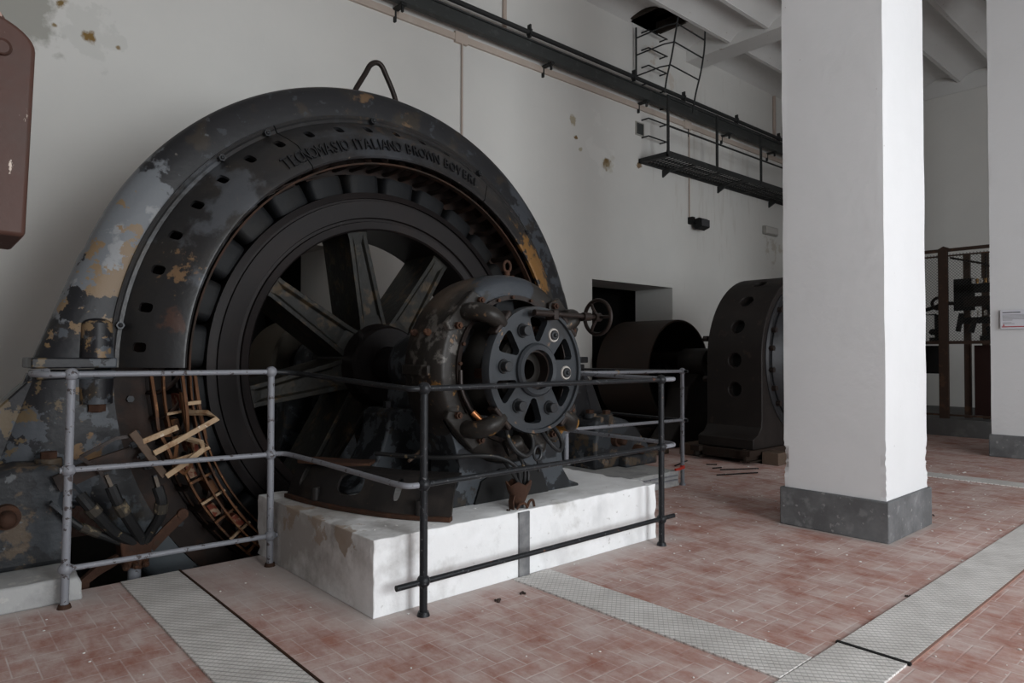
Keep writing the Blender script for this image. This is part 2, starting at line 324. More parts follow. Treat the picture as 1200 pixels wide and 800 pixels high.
def ball(bm, c, r, seg=12, sz=1):
    m = Matrix.Translation(Vector(c)) @ Matrix.Diagonal((1, 1, sz, 1))
    bmesh.ops.create_uvsphere(bm, u_segments=seg, v_segments=max(6, seg//2+2), radius=r, matrix=m)
def shift(bm, off):
    bmesh.ops.translate(bm, verts=bm.verts[:], vec=off)

def obj(name, bm, mat, parent=None, bevel=0, ang=35, label=None):
    bmesh.ops.recalc_face_normals(bm, faces=bm.faces[:])
    me = bpy.data.meshes.new(name)
    bm.to_mesh(me); bm.free()
    for p in me.polygons: p.use_smooth = True
    me.set_sharp_from_angle(angle=R(ang))
    me.materials.append(mat)
    o = bpy.data.objects.new(name, me); COL.objects.link(o)
    if parent:
        o.parent = parent
        r = parent
        off = Vector((0, 0, 0))
        while r: off += r.location; r = r.parent
        o.location = -off
    if bevel:
        md = o.modifiers.new('bevel', 'BEVEL'); md.width = bevel; md.segments = 2; md.limit_method = 'ANGLE'; md.angle_limit = R(40); md.harden_normals = False
    if label: o['label'] = label
    return o
def bake(o):
    """apply the modifiers of o"""
    bpy.context.view_layer.update()
    dg = bpy.context.evaluated_depsgraph_get()
    me = bpy.data.meshes.new_from_object(o.evaluated_get(dg)); o.modifiers.clear(); o.data = me
def cut(o, bm):
    bmesh.ops.recalc_face_normals(bm, faces=bm.faces[:])
    me = bpy.data.meshes.new('cutter'); bm.to_mesh(me); bm.free()
    c = bpy.data.objects.new('cutter', me); COL.objects.link(c)
    c.location = Vector((0, 0, 0))
    md = o.modifiers.new('cut', 'BOOLEAN'); md.object = c; md.operation = 'DIFFERENCE'; md.solver = 'EXACT'
    bake(o)
    bpy.data.objects.remove(c)
    o.data.set_sharp_from_angle(angle=R(35))
def thing(name, loc, label, cat, group=None):
    o = bpy.data.objects.new(name, None); COL.objects.link(o); o.location = loc; o.empty_display_size = .1
    o['label'] = label; o['category'] = cat
    if group: o['group'] = group
    return o
def tag(o, label, cat, group=None, kind=None):
    o['label'] = label; o['category'] = cat
    if group: o['group'] = group
    if kind: o['kind'] = kind
    return o
def struct(name, bm, mat, bevel=0):
    o = obj(name, bm, mat, None, bevel); o['kind'] = 'structure'; return o

# ------------------------------------------------------------------ the room
YW, XE, XS, YS, ZC = 7.0, 15.1, -5.0, -4.0, 6.63
# floor with the machine pit
b = nb()
def slab(x0, x1, y0, y1): box(b, x0, x1, y0, y1, -.25, 0)
slab(XS, XE, YS, 4.25); slab(5.35, XE, 4.25, YW); slab(XS, .3, 4.25, YW); slab(.3, 5.35, 6.6, YW)
struct('floor', b, m_floor)
b = nb()
box(b, .3, 5.35, 4.25, 6.6, -1.5, -1.3)
box(b, .1, .3, 4.05, 6.8, -1.5, -.25); box(b, 5.35, 5.55, 4.05, 6.8, -1.5, -.25); box(b, .3, 5.35, 4.05, 4.25, -1.5, -.25); box(b, .3, 5.35, 6.6, 6.8, -1.5, -.25)
o = struct('floor_pit', b, M('pit_concrete', (.10, .095, .09), .9, 0, [dict(s=4, t=.5, w=.2, col=(.06, .058, .055))]))
# north wall: two low machine openings and an upper doorway at the catwalk
T = .8
b = nb()
dA = (1.45, 3.52, 0, 2.44); dB = (7.81, 9.87, 0, 2.40); dC = (13.75, 14.7, 4.45, 6.05)
box(b, XS, dA[0], YW, YW+T, 0, ZC+.4); box(b, dA[0], dA[1], YW, YW+T, dA[3], ZC+.4); box(b, dA[1], dB[0], YW, YW+T, 0, ZC+.4)
box(b, dB[0], dB[1], YW, YW+T, dB[3], ZC+.4); box(b, dB[1], dC[0], YW, YW+T, 0, ZC+.4)
box(b, dC[0], dC[1], YW, YW+T, 0, dC[2]); box(b, dC[0], dC[1], YW, YW+T, dC[3], ZC+.4); box(b, dC[1], XE+.4, YW, YW+T, 0, ZC+.4)
struct('wall_north', b, m_plaster)
# dark rooms behind the openings
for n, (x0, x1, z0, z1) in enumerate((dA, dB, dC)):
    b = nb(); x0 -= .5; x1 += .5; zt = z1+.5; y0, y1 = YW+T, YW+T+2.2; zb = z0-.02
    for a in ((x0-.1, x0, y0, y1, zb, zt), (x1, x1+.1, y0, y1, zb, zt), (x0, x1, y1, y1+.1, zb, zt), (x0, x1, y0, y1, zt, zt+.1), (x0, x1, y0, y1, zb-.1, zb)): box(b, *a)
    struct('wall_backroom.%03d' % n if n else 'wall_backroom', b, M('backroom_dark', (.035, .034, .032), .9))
b = nb(); box(b, dA[0], dA[1], YW, YW+T, -.02, .0); box(b, dB[0], dB[1], YW, YW+T, -.02, .0)
struct('floor_threshold', b, m_conc2)
b = nb(); box(b, XE, XE+.4, YS-.4, YW, -.25, ZC+.4); struct('wall_east', b, m_plaster)
b = nb(); box(b, XS-.4, XS, YS-.4, YW+T, -.25, ZC+.4); struct('wall_west', b, m_plaster)
# south wall with tall windows (behind the camera)
WIN = [(-3.9, -1.6), (.9, 3.2), (5.0, 8.0), (9.6, 11.4)]; wz0, wz1 = .6, 3.9
b = nb(); xs = XS
for (a, c) in WIN:
    box(b, xs, a, YS-.4, YS, -.25, ZC+.4); box(b, a, c, YS-.4, YS, -.25, wz0); box(b, a, c, YS-.4, YS, wz1, ZC+.4); xs = c
box(b, xs, XE, YS-.4, YS, -.25, ZC+.4); struct('wall_south', b, m_plaster)
m_wf = M('window_frame_paint', (.45, .45, .43), .5)
for n, (a, c) in enumerate(WIN):
    b = nb(); y = YS-.2
    for k in range(4):
        x = a+.03 + (c-a-.06)*k/3; box(b, x-.03, x+.03, y-.03, y+.03, wz0, wz1)
    for k in range(5):
        z = wz0+.03 + (wz1-wz0-.06)*k/4; box(b, a, c, y-.025, y+.025, z-.025, z+.025)
    struct('window_%d' % (n+1), b, m_wf)
# ceiling of plastered jack arches between joists running along the hall
FZ = 6.5; fl = [7.0, 6.15]
while fl[-1] > YS: fl.append(fl[-1]-.68)
xb = [(-.2, .25), (5.05, 5.5), (10.3, 10.75)]
hatch = (8.72, 9.42)
b = nb()
def arch(x0, x1, ya, yb, first):
    pts = []
    n = 9
    for i in range(n+1):
        t = i/n; y = ya-.03*(0 if first else 1) + (yb+.03-(ya-.03*(0 if first else 1)))*t
        z0 = ZC if first else FZ; z = z0 + (FZ-z0)*t + .13*sin(pi*t) + (.02 if 0 < t < 1 else 0)
        pts.append((y, z))
    for (y0, z0), (y1, z1) in zip(pts, pts[1:]):
        v = [b.verts.new(p) for p in ((x0, y0, z0), (x1, y0, z0), (x1, y1, z1), (x0, y1, z1))]; b.faces.new(v)
    y = yb
    if y > YS: box(b, x0, x1, y-.03, y+.03, FZ-.012, FZ+.02)
for i in range(len(fl)-1):
    ya, yb = fl[i], fl[i+1]
    segs = [(XS, hatch[0]), (hatch[1], XE)] if i == 0 else [(XS, XE)]
    for s in segs: arch(s[0], s[1], ya, yb, i == 0)
    if i == 0: box(b, hatch[0], hatch[1], yb-.03, yb+.03, FZ-.012, FZ+.02)
bmesh.ops.remove_doubles(b, verts=b.verts[:], dist=.0005)
o = struct('ceiling', b, m_ceil)
b = nb(); box(b, XS, hatch[0], YS, YW, 6.86, 6.95); box(b, hatch[1], XE, YS, YW, 6.86, 6.95); box(b, hatch[0], hatch[1], YS, 6.15, 6.86, 6.95)
struct('ceiling_slab', b, m_ceil)
b = nb()
box(b, hatch[0]-.05, hatch[0], 6.15, 7, 6.66, 7.6); box(b, hatch[1], hatch[1]+.05, 6.15, 7, 6.66, 7.6); box(b, hatch[0], hatch[1], 6.14, 6.18, 6.53, 7.6); box(b, hatch[0], hatch[1], 7, 7.05, 6.66, 7.6)
box(b, hatch[0], hatch[1], 6.1, 7.05, 7.6, 7.65)
struct('trim_1', b, M('hatch_shaft_dark', (.03, .022, .017), .9))
for n, (x0, x1) in enumerate(xb):
    b = nb(); box(b, x0, x1, YS, YW, 6.44, 6.86); struct('trim_%d' % (n+2), b, m_ceil, .008)
b = nb(); box(b, XE-.02, XE, YS, YW, 6.3, 6.6)
o = struct('trim_5', b, m_ceil)

# pillars
def pillar(x0, x1, y0, y1, label, baseh=.275):
    t = thing('pillar', ((x0+x1)/2, (y0+y1)/2, 0), label, 'pillar', 'square white pillars of the hall')
    b = nb(); i = .015
    n = 30
    # shaft with slightly uneven arrises
    rnd = random.Random(int(x0*10))
    rings = []
    zs = [baseh + (6.44-baseh)*k/n for k in range(n+1)]
    if x0 < 6: zs = [baseh] + [.30+.02*k for k in range(17)] + [z for z in zs if z > .64]
    for z in zs:
        am = .004 if z < .6 else .0025
        j = [rnd.uniform(-am, am) for _ in range(8)]
        if x0 < 6 and .36 < z < .60:
            ch = abs(sin(z*47))*.016*(1-abs(z-.47)/.13)+.004*rnd.random(); j[6] += ch; j[7] -= ch
            ch = abs(sin(z*39+1))*.014*(1-abs(z-.47)/.13); j[2] -= ch; j[3] += ch
        X0, X1, Y0, Y1, q = x0+i, x1-i, y0+i, y1-i, .035
        rings.append([b.verts.new((px, py, z)) for px, py in ((X0+j[0], Y0+j[1]), (X0+q, Y0), (X1-q, Y0), (X1+j[2], Y0+j[3]), (X1, Y0+q), (X1, Y1-q),
                                                              (X1+j[4], Y1+j[5]), (X1-q, Y1), (X0+q, Y1), (X0+j[6], Y1+j[7]), (X0, Y1-q), (X0, Y0+q))])
    for A, B in zip(rings, rings[1:]):
        for q in range(12): b.faces.new((A[q], A[(q+1) % 12], B[(q+1) % 12], B[q]))
    b.faces.new(rings[0][::-1]); b.faces.new(rings[-1])
    obj('shaft', b, m_pillar, t, 0, 1)
    b = nb(); box(b, x0-.01, x1+.01, y0-.01, y1+.01, 0, baseh); obj('base', b, m_pbase, t, .008, label='dark grey cement skirting base')
    return t
pillar(4.88, 5.69, 1.765, 2.50, 'nearer white square pillar with dark grey base on the open brick floor')
pillar(10.05, 10.86, 1.72, 2.45, 'farther white square pillar carrying the small information placard')

# placard
t = thing('information_placard', (10.03, 2.2, 1.56), 'small white printed placard with red line fixed to the farther pillar', 'sign')
b = nb(); box(b, 10.028, 10.045, 1.98, 2.325, 1.565, 1.80); obj('panel', b, m_white, t, .003)
b = nb(); box(b, 10.0262, 10.029, 2.12, 2.300, 1.762, 1.772); obj('heading', b, m_txtd, t, label='bold dark heading line')
b = nb()
for k in range(6): box(b, 10.0262, 10.029, 2.02 if k < 5 else 2.20, 2.300, 1.735-k*.013, 1.741-k*.013)
for k in range(2): box(b, 10.0262, 10.029, 2.21-.03*k, 2.300, 1.640-k*.013, 1.646-k*.013)
obj('body_text', b, m_txt, t, label='faint grey lines of print')
b = nb(); box(b, 10.0262, 10.029, 1.98, 2.308, 1.588, 1.599)
prism(b, [(2.282, 1.602), (2.296, 1.602), (2.294, 1.618), (2.289, 1.628), (2.284, 1.618)], 10.0262, 10.029, 'x')
obj('footer_line', b, m_red, t, label='dark red line with small emblem')

# ------------------------------------------------------------------ checker plates
def cplate(name, x0, x1, y0, y1, label):
    b = nb(); box(b, x0, x1, y0, y1, -.004, .008); o = obj(name, b, m_check, None, .002)
    tag(o, label, 'metal plate', 'checker plates covering the floor ducts'); return o
cplate('checker_plate', .89, 1.187, -3, 4.235, 'long grey checker plate strip running from the pit edge at left')
cplate('checker_plate', 2.535, 2.81, 1.312, 2.855, 'grey checker plate strip running forward from the white concrete plinth')
cplate('checker_plate', -1.0, 3.035, 1.03, 1.306, 'grey checker plate at the bottom edge ending at the black seam')
cplate('checker_plate', 3.055, 9.9, 1.03, 1.306, 'long grey checker plate passing in front of the nearer pillar, beyond the black seam')
cplate('checker_plate', 7.88, 8.16, 1.32, 4.2, 'narrow grey checker plate crossing the floor behind the nearer pillar')
b = nb(); box(b, 3.036, 3.054, 1.02, 1.315, -.003, .011); o = obj('seam_bar', b, m_blackin); tag(o, 'thin black steel bar in the seam between two checker plates', 'metal bar')
b = nb(); box(b, 1.188, 1.197, -3, 4.235, -.003, .012); o = obj('edge_strip', b, m_rust); tag(o, 'thin rusty steel edging along the right side of the left checker plate', 'metal edge')
b = nb(); box(b, 3.055, 9.9, 1.019, 1.0305, -.003, .0078); o = obj('edge_strip', b, M('dusty_edging', (.26, .15, .12), .8)); tag(o, 'thin rusty steel edging in front of the longest checker plate on the right', 'metal edge')

# ------------------------------------------------------------------ plinths
def rough_box(bm, x0, x1, y0, y1, z0, z1, n=(14, 8, 3), amp=.006, seed=1):
    rnd = random.Random(seed)
    bmesh.ops.create_cube(bm, size=1, matrix=Matrix.Translation(((x0+x1)/2, (y0+y1)/2, (z0+z1)/2)) @ Matrix.Diagonal((x1-x0, y1-y0, z1-z0, 1)))
    for ax, k in enumerate(n):
        lo = (x0, y0, z0)[ax]; hi = (x1, y1, z1)[ax]
        for i in range(1, k):
            c = [0, 0, 0]; c[ax] = lo + (hi-lo)*i/k; nn = [0, 0, 0]; nn[ax] = 1
            bmesh.ops.bisect_plane(bm, geom=bm.verts[:]+bm.edges[:]+bm.faces[:], plane_co=c, plane_no=nn)
    for v in bm.verts:
        e = (abs(v.co.x-x0) < 1e-4 or abs(v.co.x-x1) < 1e-4) + (abs(v.co.y-y0) < 1e-4 or abs(v.co.y-y1) < 1e-4) + (abs(v.co.z-z1) < 1e-4)
        if v.co.z > z0+.001 and e >= 2:
            cx, cy, cz = (x0+x1)/2, (y0+y1)/2, z0
            k = rnd.random()**2*amp*2.2
            v.co.x += (-k if v.co.x > cx else k); v.co.y += (-k if v.co.y > cy else k)
            if abs(v.co.z-z1) < 1e-4: v.co.z -= k*.7
t = thing('concrete_plinth', (2.75, 3.5, 0), 'large whitish concrete plinth under the exciter with a vertical steel strip in its front', 'plinth', 'concrete machine plinths')
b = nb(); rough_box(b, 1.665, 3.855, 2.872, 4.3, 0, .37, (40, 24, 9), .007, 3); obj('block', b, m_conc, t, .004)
b = nb(); box(b, 2.585, 2.665, 2.862, 2.90, .001, .362); obj('embedded_strip', b, M('strip_grey', (.13, .13, .135), .7, 0, [dict(s=10, t=.5, w=.2, col=(.21, .21, .21))], (20, .4, .005)), t, label='dark grey vertical strip let into the front face')
t = thing('concrete_plinth', (.2, 4.8, 0), 'low grey concrete block at far left under the stator foot', 'plinth', 'concrete machine plinths')
b = nb(); rough_box(b, -1.0, .69, 4.08, 6.5, 0, .125, (30, 30, 3), .012, 5); obj('block', b, m_conc2, t, .01)
t = thing('concrete_plinth', (5.0, 4.6, 0), 'low grey concrete block behind the large plinth, under the right stator foot', 'plinth', 'concrete machine plinths')
b = nb(); rough_box(b, 4.2, 5.55, 3.86, 5.9, 0, .15, (20, 20, 3), .006, 6); obj('block', b, m_conc2, t, .008)
b = nb(); box(b, 4.45, 5.50, 3.845, 3.86, .10, .112); box(b, 4.45, 5.50, 3.845, 3.86, .06, .072); obj('steel_edge', b, m_steelpost, t)

# ------------------------------------------------------------------ main generator: stator
XC, ZA = 2.79, 1.16
SY = 4.62
ST = thing('generator_stator', (XC, 5.0, 0), 'huge black ring shaped generator stator with raised lettering and a lifting loop on top', 'generator')
def outline(a):
    """outer radius of the frame at angle a"""
    c, s = abs(cos(a)), sin(a); r = 2.13
    if s > -.40*1.0:
        # flare line: x = 2.03 + .36*(0.68 - z)
        # r*c = 2.275 - .36*r*s
        den = c + .36*s
        if den > 0.3:
            rl = 2.275/den
            if s < .34: r = max(r, rl)
    else:
        pass
    if s < 0 and r*(-s) > .80: r = max(2.10, .80/(-s))
    return r
def Rf(a, r):
    R0 = outline(a); return r if r < 1.9 else 1.87 + (r-1.87)*(R0-1.87)/(2.13-1.87)
prof = [(1.87, 4.62), (1.93, 4.615), (2.00, 4.62), (2.06, 4.63), (2.105, 4.655), (2.128, 4.70), (2.13, 4.76), (2.105, 4.95), (2.05, 5.2), (2.0, 5.38), (1.87, 5.42)]
b = nb(); lathe(b, prof, R(.35), R(179.65), 128, XC, ZA, Rf); obj('upper_frame', b, m_frame, ST)
b = nb(); lathe(b, prof, R(180.5), R(359.5), 128, XC, ZA, Rf); obj('lower_frame', b, m_frame, ST)
# split flanges
for side in (-1, 1):
    for z0, z1, nm in ((.008, .068, 'upper_flange'), (-.055, -.006, 'lower_flange')):
        b = nb(); x0, x1 = sorted((XC+side*1.855, XC+side*2.275)); 
        if nm == 'upper_flange': box(b, x0, x1, 4.59, 5.0, ZA+z0, ZA+z1)
        else: box(b, x0+(0 if side > 0 else .03), x1-(.03 if side > 0 else 0), 4.612, 5.0, ZA+z0, ZA+z1)
        obj(nm, b, m_frame, ST, .008)
    # clamp bolt bosses on the front face
    xb_ = XC+side*1.955
    b = nb(); cyl(b, (xb_, 4.62, ZA+.068), (xb_, 4.62, ZA+.27), .088, 20, .08); ball(b, (xb_, 4.62, ZA+.265), .078, 16, .45); obj('bolt_boss', b, m_frame, ST)
    b = nb(); cyl(b, (xb_, 4.62, ZA-.055), (xb_, 4.62, ZA-.20), .088, 20, .084); obj('bolt_boss', b, m_frame, ST)
    b = nb(); hexa(b, (xb_, 4.61, ZA-.20), (xb_, 4.61, ZA-.245), .05); hexa(b, (xb_, 4.61, ZA-.235), (xb_, 4.61, ZA-.25), .03); obj('nut', b, m_rust, ST)
# lettered end shield: upper half, in three castings
SP = [(1.900, 4.622), (1.898, 4.600), (1.878, 4.594), (1.866, 4.603), (1.845, 4.60), (1.815, 4.552), (1.775, 4.492), (1.740, 4.444), (1.712, 4.4125), (1.56, 4.3495), (1.548, 4.348), (1.535, 4.356),
      (1.535, 4.385), (1.56, 4.392), (1.65, 4.425), (1.73, 4.485), (1.775, 4.535), (1.82, 4.600), (1.845, 4.622)]
holes = [175.8-7.75*k for k in range(23)]
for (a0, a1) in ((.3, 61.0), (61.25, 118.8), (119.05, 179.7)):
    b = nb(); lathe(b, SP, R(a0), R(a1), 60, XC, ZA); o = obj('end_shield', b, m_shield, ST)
    o.parent = None; o.location = (0, 0, 0)
    c = nb()
    for h in holes:
        if a0+1.2 < h < a1-1.2:
            a = R(h); rad = Vector((cos(a), 0, sin(a))); tan = Vector((-sin(a), 0, cos(a)))
            ce = Vector((XC, 4.48, ZA)) + rad*1.772
            dirn = (rad*.6 + Vector((0, -.8, 0))).normalized()
            up = rad*.8 + Vector((0, .6, 0))
            pts = []
            for q in range(16):
                th = 2*pi*q/16; u = .047*(abs(cos(th))**.6)*(1 if cos(th) >= 0 else -1); v = .029*(abs(sin(th))**.6)*(1 if sin(th) >= 0 else -1)
                pts.append(up*u + tan*v)
            A = [c.verts.new(ce + dirn*.10 + p) for p in pts]; B = [c.verts.new(ce - dirn*.12 + p) for p in pts]
            for q in range(16): c.faces.new((A[q], A[(q+1) % 16], B[(q+1) % 16], B[q]))
            c.faces.new(A[::-1]); c.faces.new(B)
    cut(o, c)
    o.parent = ST; o.location = -ST.location
# bolts round the shield
for h in (172, 133, 121.5, 95, 62, 40):
    a = R(h); p = Vector((XC+1.865*cos(a), 4.60, ZA+1.865*sin(a)))
    b = nb(); hexa(b, p, p+Vector((0, -.045, 0)), .024); ball(b, p+Vector((0, -.045, 0)), .014, 8); obj('shield_bolt', b, m_bolt, ST)
# raised lettering
def letters(txt, a_start, a_end, rad, size, parent):
    bmj = nb()
    W = lambda ch: .55 if ch == 'I' else (1.25 if ch in 'MW' else 1)
    tot = sum(W(c) for c in txt); step = (a_start-a_end)/tot
    a = a_start
    for ch in txt:
        if ch != ' ':
            cu = bpy.data.curves.new('tmp', 'FONT'); cu.body = ch; cu.size = size; cu.extrude = .013; cu.align_x = 'CENTER'; cu.resolution_u = 3; cu.offset = .0
            to = bpy.data.objects.new('tmp', cu); COL.objects.link(to); bpy.context.view_layer.update()
            dg = bpy.context.evaluated_depsgraph_get(); me = bpy.data.meshes.new_from_object(to.evaluated_get(dg))
            an = R(a - step*W(ch)/2); rd = Vector((cos(an), 0, sin(an))); tn = Vector((sin(an), 0, -cos(an)))
            up = Vector((rd.x, .4145, rd.z)).normalized(); nrm = tn.cross(up)
            org = Vector((XC, 4.3495 + (rad-1.56)*.4145 - .004, ZA)) + rad*rd
            tmp = bmesh.new(); tmp.from_mesh(me)
            for v in tmp.verts:
                x, y, z = v.co; v.co = org + tn*(x*.66) + up*y + nrm*z
            m2 = bpy.data.meshes.new('t'); tmp.to_mesh(m2); tmp.free(); bmj.from_mesh(m2)
            bpy.data.objects.remove(to)
        a -= step * W(ch)
    obj('raised_lettering', bmj, m_letter, parent)
for w_, a0_, a1_ in (('TECNOMASIO', 125.3, 106.8), ('ITALIANO', 105.4, 91.3), ('BROWN', 90.1, 78.9), ('BOVERI', 77.7, 65.5)): letters(w_, a0_, a1_, 1.597, .125, ST)
# lifting loop
b = nb()
pts = [(2.66, 5.0, 3.24), (2.70, 5.0, 3.38), (2.80, 5.0, 3.56), (2.84, 5.0, 3.635), (2.88, 5.0, 3.672), (2.92, 5.0, 3.682), (2.955, 5.0, 3.665), (2.99, 5.0, 3.61), (3.08, 5.0, 3.44), (3.13, 5.0, 3.24)]
tube(b, smooth(pts, 4), .022, 12); obj('lifting_loop', b, m_darkbrown, ST)
# core ring, bore and slots
b = nb(); lathe(b, [(1.50, 4.80), (1.50, 5.22), (1.86, 5.22), (1.86, 4.72), (1.68, 4.70), (1.66, 4.78)], 0, 2*pi, 120, XC, ZA); obj('stator_core', b, m_core, ST)
for h in range(186, 360, 7):
    a = R(h); p = Vector((XC+1.77*cos(a), 4.715, ZA+1.77*sin(a)))
    if 25 < h or True:
        b = nb(); hexa(b, p, p+Vector((0, -.03, 0)), .022); obj('core_bolt', b, m_bolt, ST)
# winding: bent ribbons running round the ring and coil noses
for (r, y, w, tk, a0, a1) in ((1.505, 4.40, .012, .05, 0, 360), (1.575, 4.33, .010, .035, 185, 268), (1.64, 4.44, .012, .035, 181, 300), (1.52, 4.33, .010, .03, 181, 250), (1.66, 4.62, .010, .05, 0, 360), (1.46, 4.45, .010, .03, 182, 262)):
    b = nb(); n = int((a1-a0)/3); seg = [(r+w/2, y), (r+w/2, y+tk), (r-w/2, y+tk), (r-w/2, y)]
    lathe(b, seg, R(a0), R(a1), n, XC, ZA); obj('winding_band', b, m_band if a1-a0 == 360 else m_coil, ST)
cm = None
NC = 66
for k in range(NC):
    a = 2*pi*k/NC
    if cm is None:
        b = nb()
        pts = [(1.53, 4.80, 0), (1.525, 4.60, .0), (1.535, 4.50, .02), (1.57, 4.455, .07), (1.62, 4.47, .12), (1.65, 4.56, .145), (1.655, 4.72, .15)]
        tube(b, smooth(pts, 4), .02, 6, ell=(.013, .026)); o = obj('coil', b, m_core)
        o.parent = ST; cm = o
    else:
        o = cm.copy(); COL.objects.link(o); o.parent = ST
    o.location = Vector((XC, 0, ZA)) - ST.location; o.rotation_euler = (0, -a, 0)
# red wrapped coil faces between the bands on the open lower left part
for k in range(15):
    a = R(187 + k*5.2); w = R(1.35)
    b = nb(); lathe(b, [(1.625, 4.455), (1.585, 4.43), (1.585, 4.62), (1.625, 4.62)] if k % 2 else [(1.565, 4.41), (1.525, 4.40), (1.525, 4.6), (1.565, 4.6)], a-w, a+w*1.4, 4, XC, ZA)
    obj('wrapped_coil', b, m_coilred if k % 3 != 1 else m_coil, ST, .003)
    b = nb(); lathe(b, [(1.65, 4.40), (1.50, 4.375), (1.50, 4.39), (1.65, 4.415)], a+w*1.5, a+w*1.9, 2, XC, ZA); obj('spacer', b, m_coil if k % 2 else m_stick, ST)
# feet
for side in (-1, 1):
    def X(v): return XC+side*v
    poly = [(2.12, .125 if side < 0 else .15), (2.95, .125 if side < 0 else .15), (2.95, .33), (2.86, .40), (2.75, .52), (2.60, .60), (2.35, .66), (2.18, .655), (2.12, .60), (2.145, .46), (2.12, .42)]
    b = nb(); prism(b, [(X(x), z) for x, z in poly], 4.36, 5.5); obj('foot', b, m_foot, ST, .03)
    b = nb(); poly = [(2.05, .35), (2.60, .60), (2.42, .95), (2.28, 1.10), (1.95, 1.05), (1.88, .7)]
    prism(b, [(X(x), z) for x, z in poly], 4.66, 4.88); obj('foot_web', b, m_frame, ST, .01)
    for (x, y, z) in ((2.20, 4.5, .65), (2.50, 4.55, .625), (2.20, 5.2, .65)):
        b = nb(); cyl(b, (X(x), y, z-.02), (X(x), y, z+.03), .065, 18); obj('washer', b, m_foot, ST, .006)
        b = nb(); hexa(b, (X(x), y, z+.03), (X(x), y, z+.065), .042); obj('bolt_head', b, m_rust, ST)
    b = nb(); cyl(b, (X(2.40), 4.37, .42), (X(2.40), 4.30, .42), .062, 20); cyl(b, (X(2.40), 4.30, .42), (X(2.40), 4.25, .415), .04, 16); ball(b, (X(2.40), 4.25, .415), .04, 14); obj('set_screw', b, m_rust, ST)
    b = nb(); cyl(b, (X(2.72), 4.37, .30), (X(2.72), 4.29, .30), .05, 18); ball(b, (X(2.72), 4.29, .30), .048, 14); obj('set_screw', b, m_rust, ST)
    b = nb(); box(b, *sorted((X(2.46), X(2.95))), 4.26, 4.40, .125 if side < 0 else .15, .26); obj('toe_lug', b, m_foot, ST, .02)
# terminal leads at lower left
b = nb(); prism(b, [(.915, .81), (.95, .835), (1.115, .575), (1.085, .55)], 4.19, 4.225); obj('terminal_strip', b, m_wood, ST, .004)
b = nb(); flat(b, [(.60, 4.32, .56), (.75, 4.32, .625), (1.0, 4.30, .70)], .03, .09); obj('bracket_arm', b, m_core, ST)
b = nb(); flat(b, [(.70, 4.27, .70), (.86, 4.24, .79), (.96, 4.24, .80)], .02, .018); flat(b, [(.70, 4.27, .70), (.79, 4.26, .62), (.84, 4.25, .52)], .02, .018); obj('bracket_arm', b, m_darkbrown, ST)
for (x, z) in ((.98, .755), (1.02, .69), (1.06, .63)):
    b = nb(); cyl(b, (x-.06, 4.21, z-.01), (x+.02, 4.21, z+.02), .008, 8); hexa(b, (x-.05, 4.21, z-.008), (x-.025, 4.21, z+.002), .020); obj('terminal_stud', b, m_bolt, ST)
for pts, rr in (([(.70, 4.26, .50), (.74, 4.24, .44), (.79, 4.25, .37), (.88, 4.30, .26), (.985, 4.34, .18)], .030), ([(.84, 4.24, .53), (.87, 4.23, .45), (.93, 4.26, .34), (1.00, 4.32, .22), (1.02, 4.34, .17)], .030),
               ([(1.07, 4.23, .50), (1.09, 4.22, .42), (1.09, 4.25, .33), (1.06, 4.31, .24), (1.035, 4.34, .17)], .030), ([(.62, 4.30, .42), (.70, 4.30, .33), (.84, 4.32, .24), (.97, 4.35, .16)], .020)):
    b = nb(); tube(b, smooth(pts, 6), rr, 10); o = obj('lead_cable', b, m_cable, ST)
    b = nb(); p, q = Vector(pts[0]), Vector(pts[1]); d = (p-q).normalized(); flat(b, [p-d*.02, p+d*.07], .05, .018); obj('cable_lug', b, m_foot, ST)
    b = nb(); tube(b, [Vector(pts[1]).lerp(Vector(pts[2]), .1), Vector(pts[1]).lerp(Vector(pts[2]), .7)], rr*1.22, 10); obj('cable_wrap', b, M('dirty_tape', (.035, .03, .024), .7, 0, [dict(s=30, t=.55, w=.1, col=(.14, .11, .07))]), ST)
# coil bars hanging loose across the opening
bars = [[(.985, 4.20, .765), (1.16, 4.18, .835)], [(1.035, 4.17, .70), (1.16, 4.15, .765), (1.36, 4.13, .875), (1.33, 4.22, .905), (1.25, 4.36, .90)],
        [(1.10, 4.17, .565), (1.20, 4.15, .635), (1.285, 4.14, .70), (1.295, 4.2, .735), (1.22, 4.35, .76)], [(1.13, 4.20, .64), (1.24, 4.18, .67), (1.33, 4.19, .70), (1.33, 4.35, .72)]]
for k, pts in enumerate(bars):
    b = nb(); flat(b, pts, .020, .030 if k < 3 else .02); obj('loose_coil_bar', b, m_stick, ST, .002, label='pale tan insulated coil bar sticking out of the winding')
for pts in ([(1.06, 4.35, 1.13), (1.075, 4.30, .95), (1.09, 4.28, .80), (1.15, 4.30, .78)], [(1.22, 4.32, 1.13), (1.235, 4.28, .92), (1.25, 4.30, .76)], [(1.29, 4.32, 1.13), (1.31, 4.30, .95), (1.36, 4.33, .74)],
            [(1.09, 4.28, .80), (1.14, 4.26, .68), (1.18, 4.28, .55)], [(1.19, 4.3, .72), (1.17, 4.25, .62), (1.22, 4.25, .56), (1.27, 4.3, .6)]):
    b = nb(); flat(b, smooth(pts, 4), .018, .016); obj('winding_lead', b, m_coil, ST)
b = nb(); flat(b, [(1.235, 4.275, .96), (1.31, 4.285, .965)], .03, .02); obj('lead_tie', b, m_stick, ST)
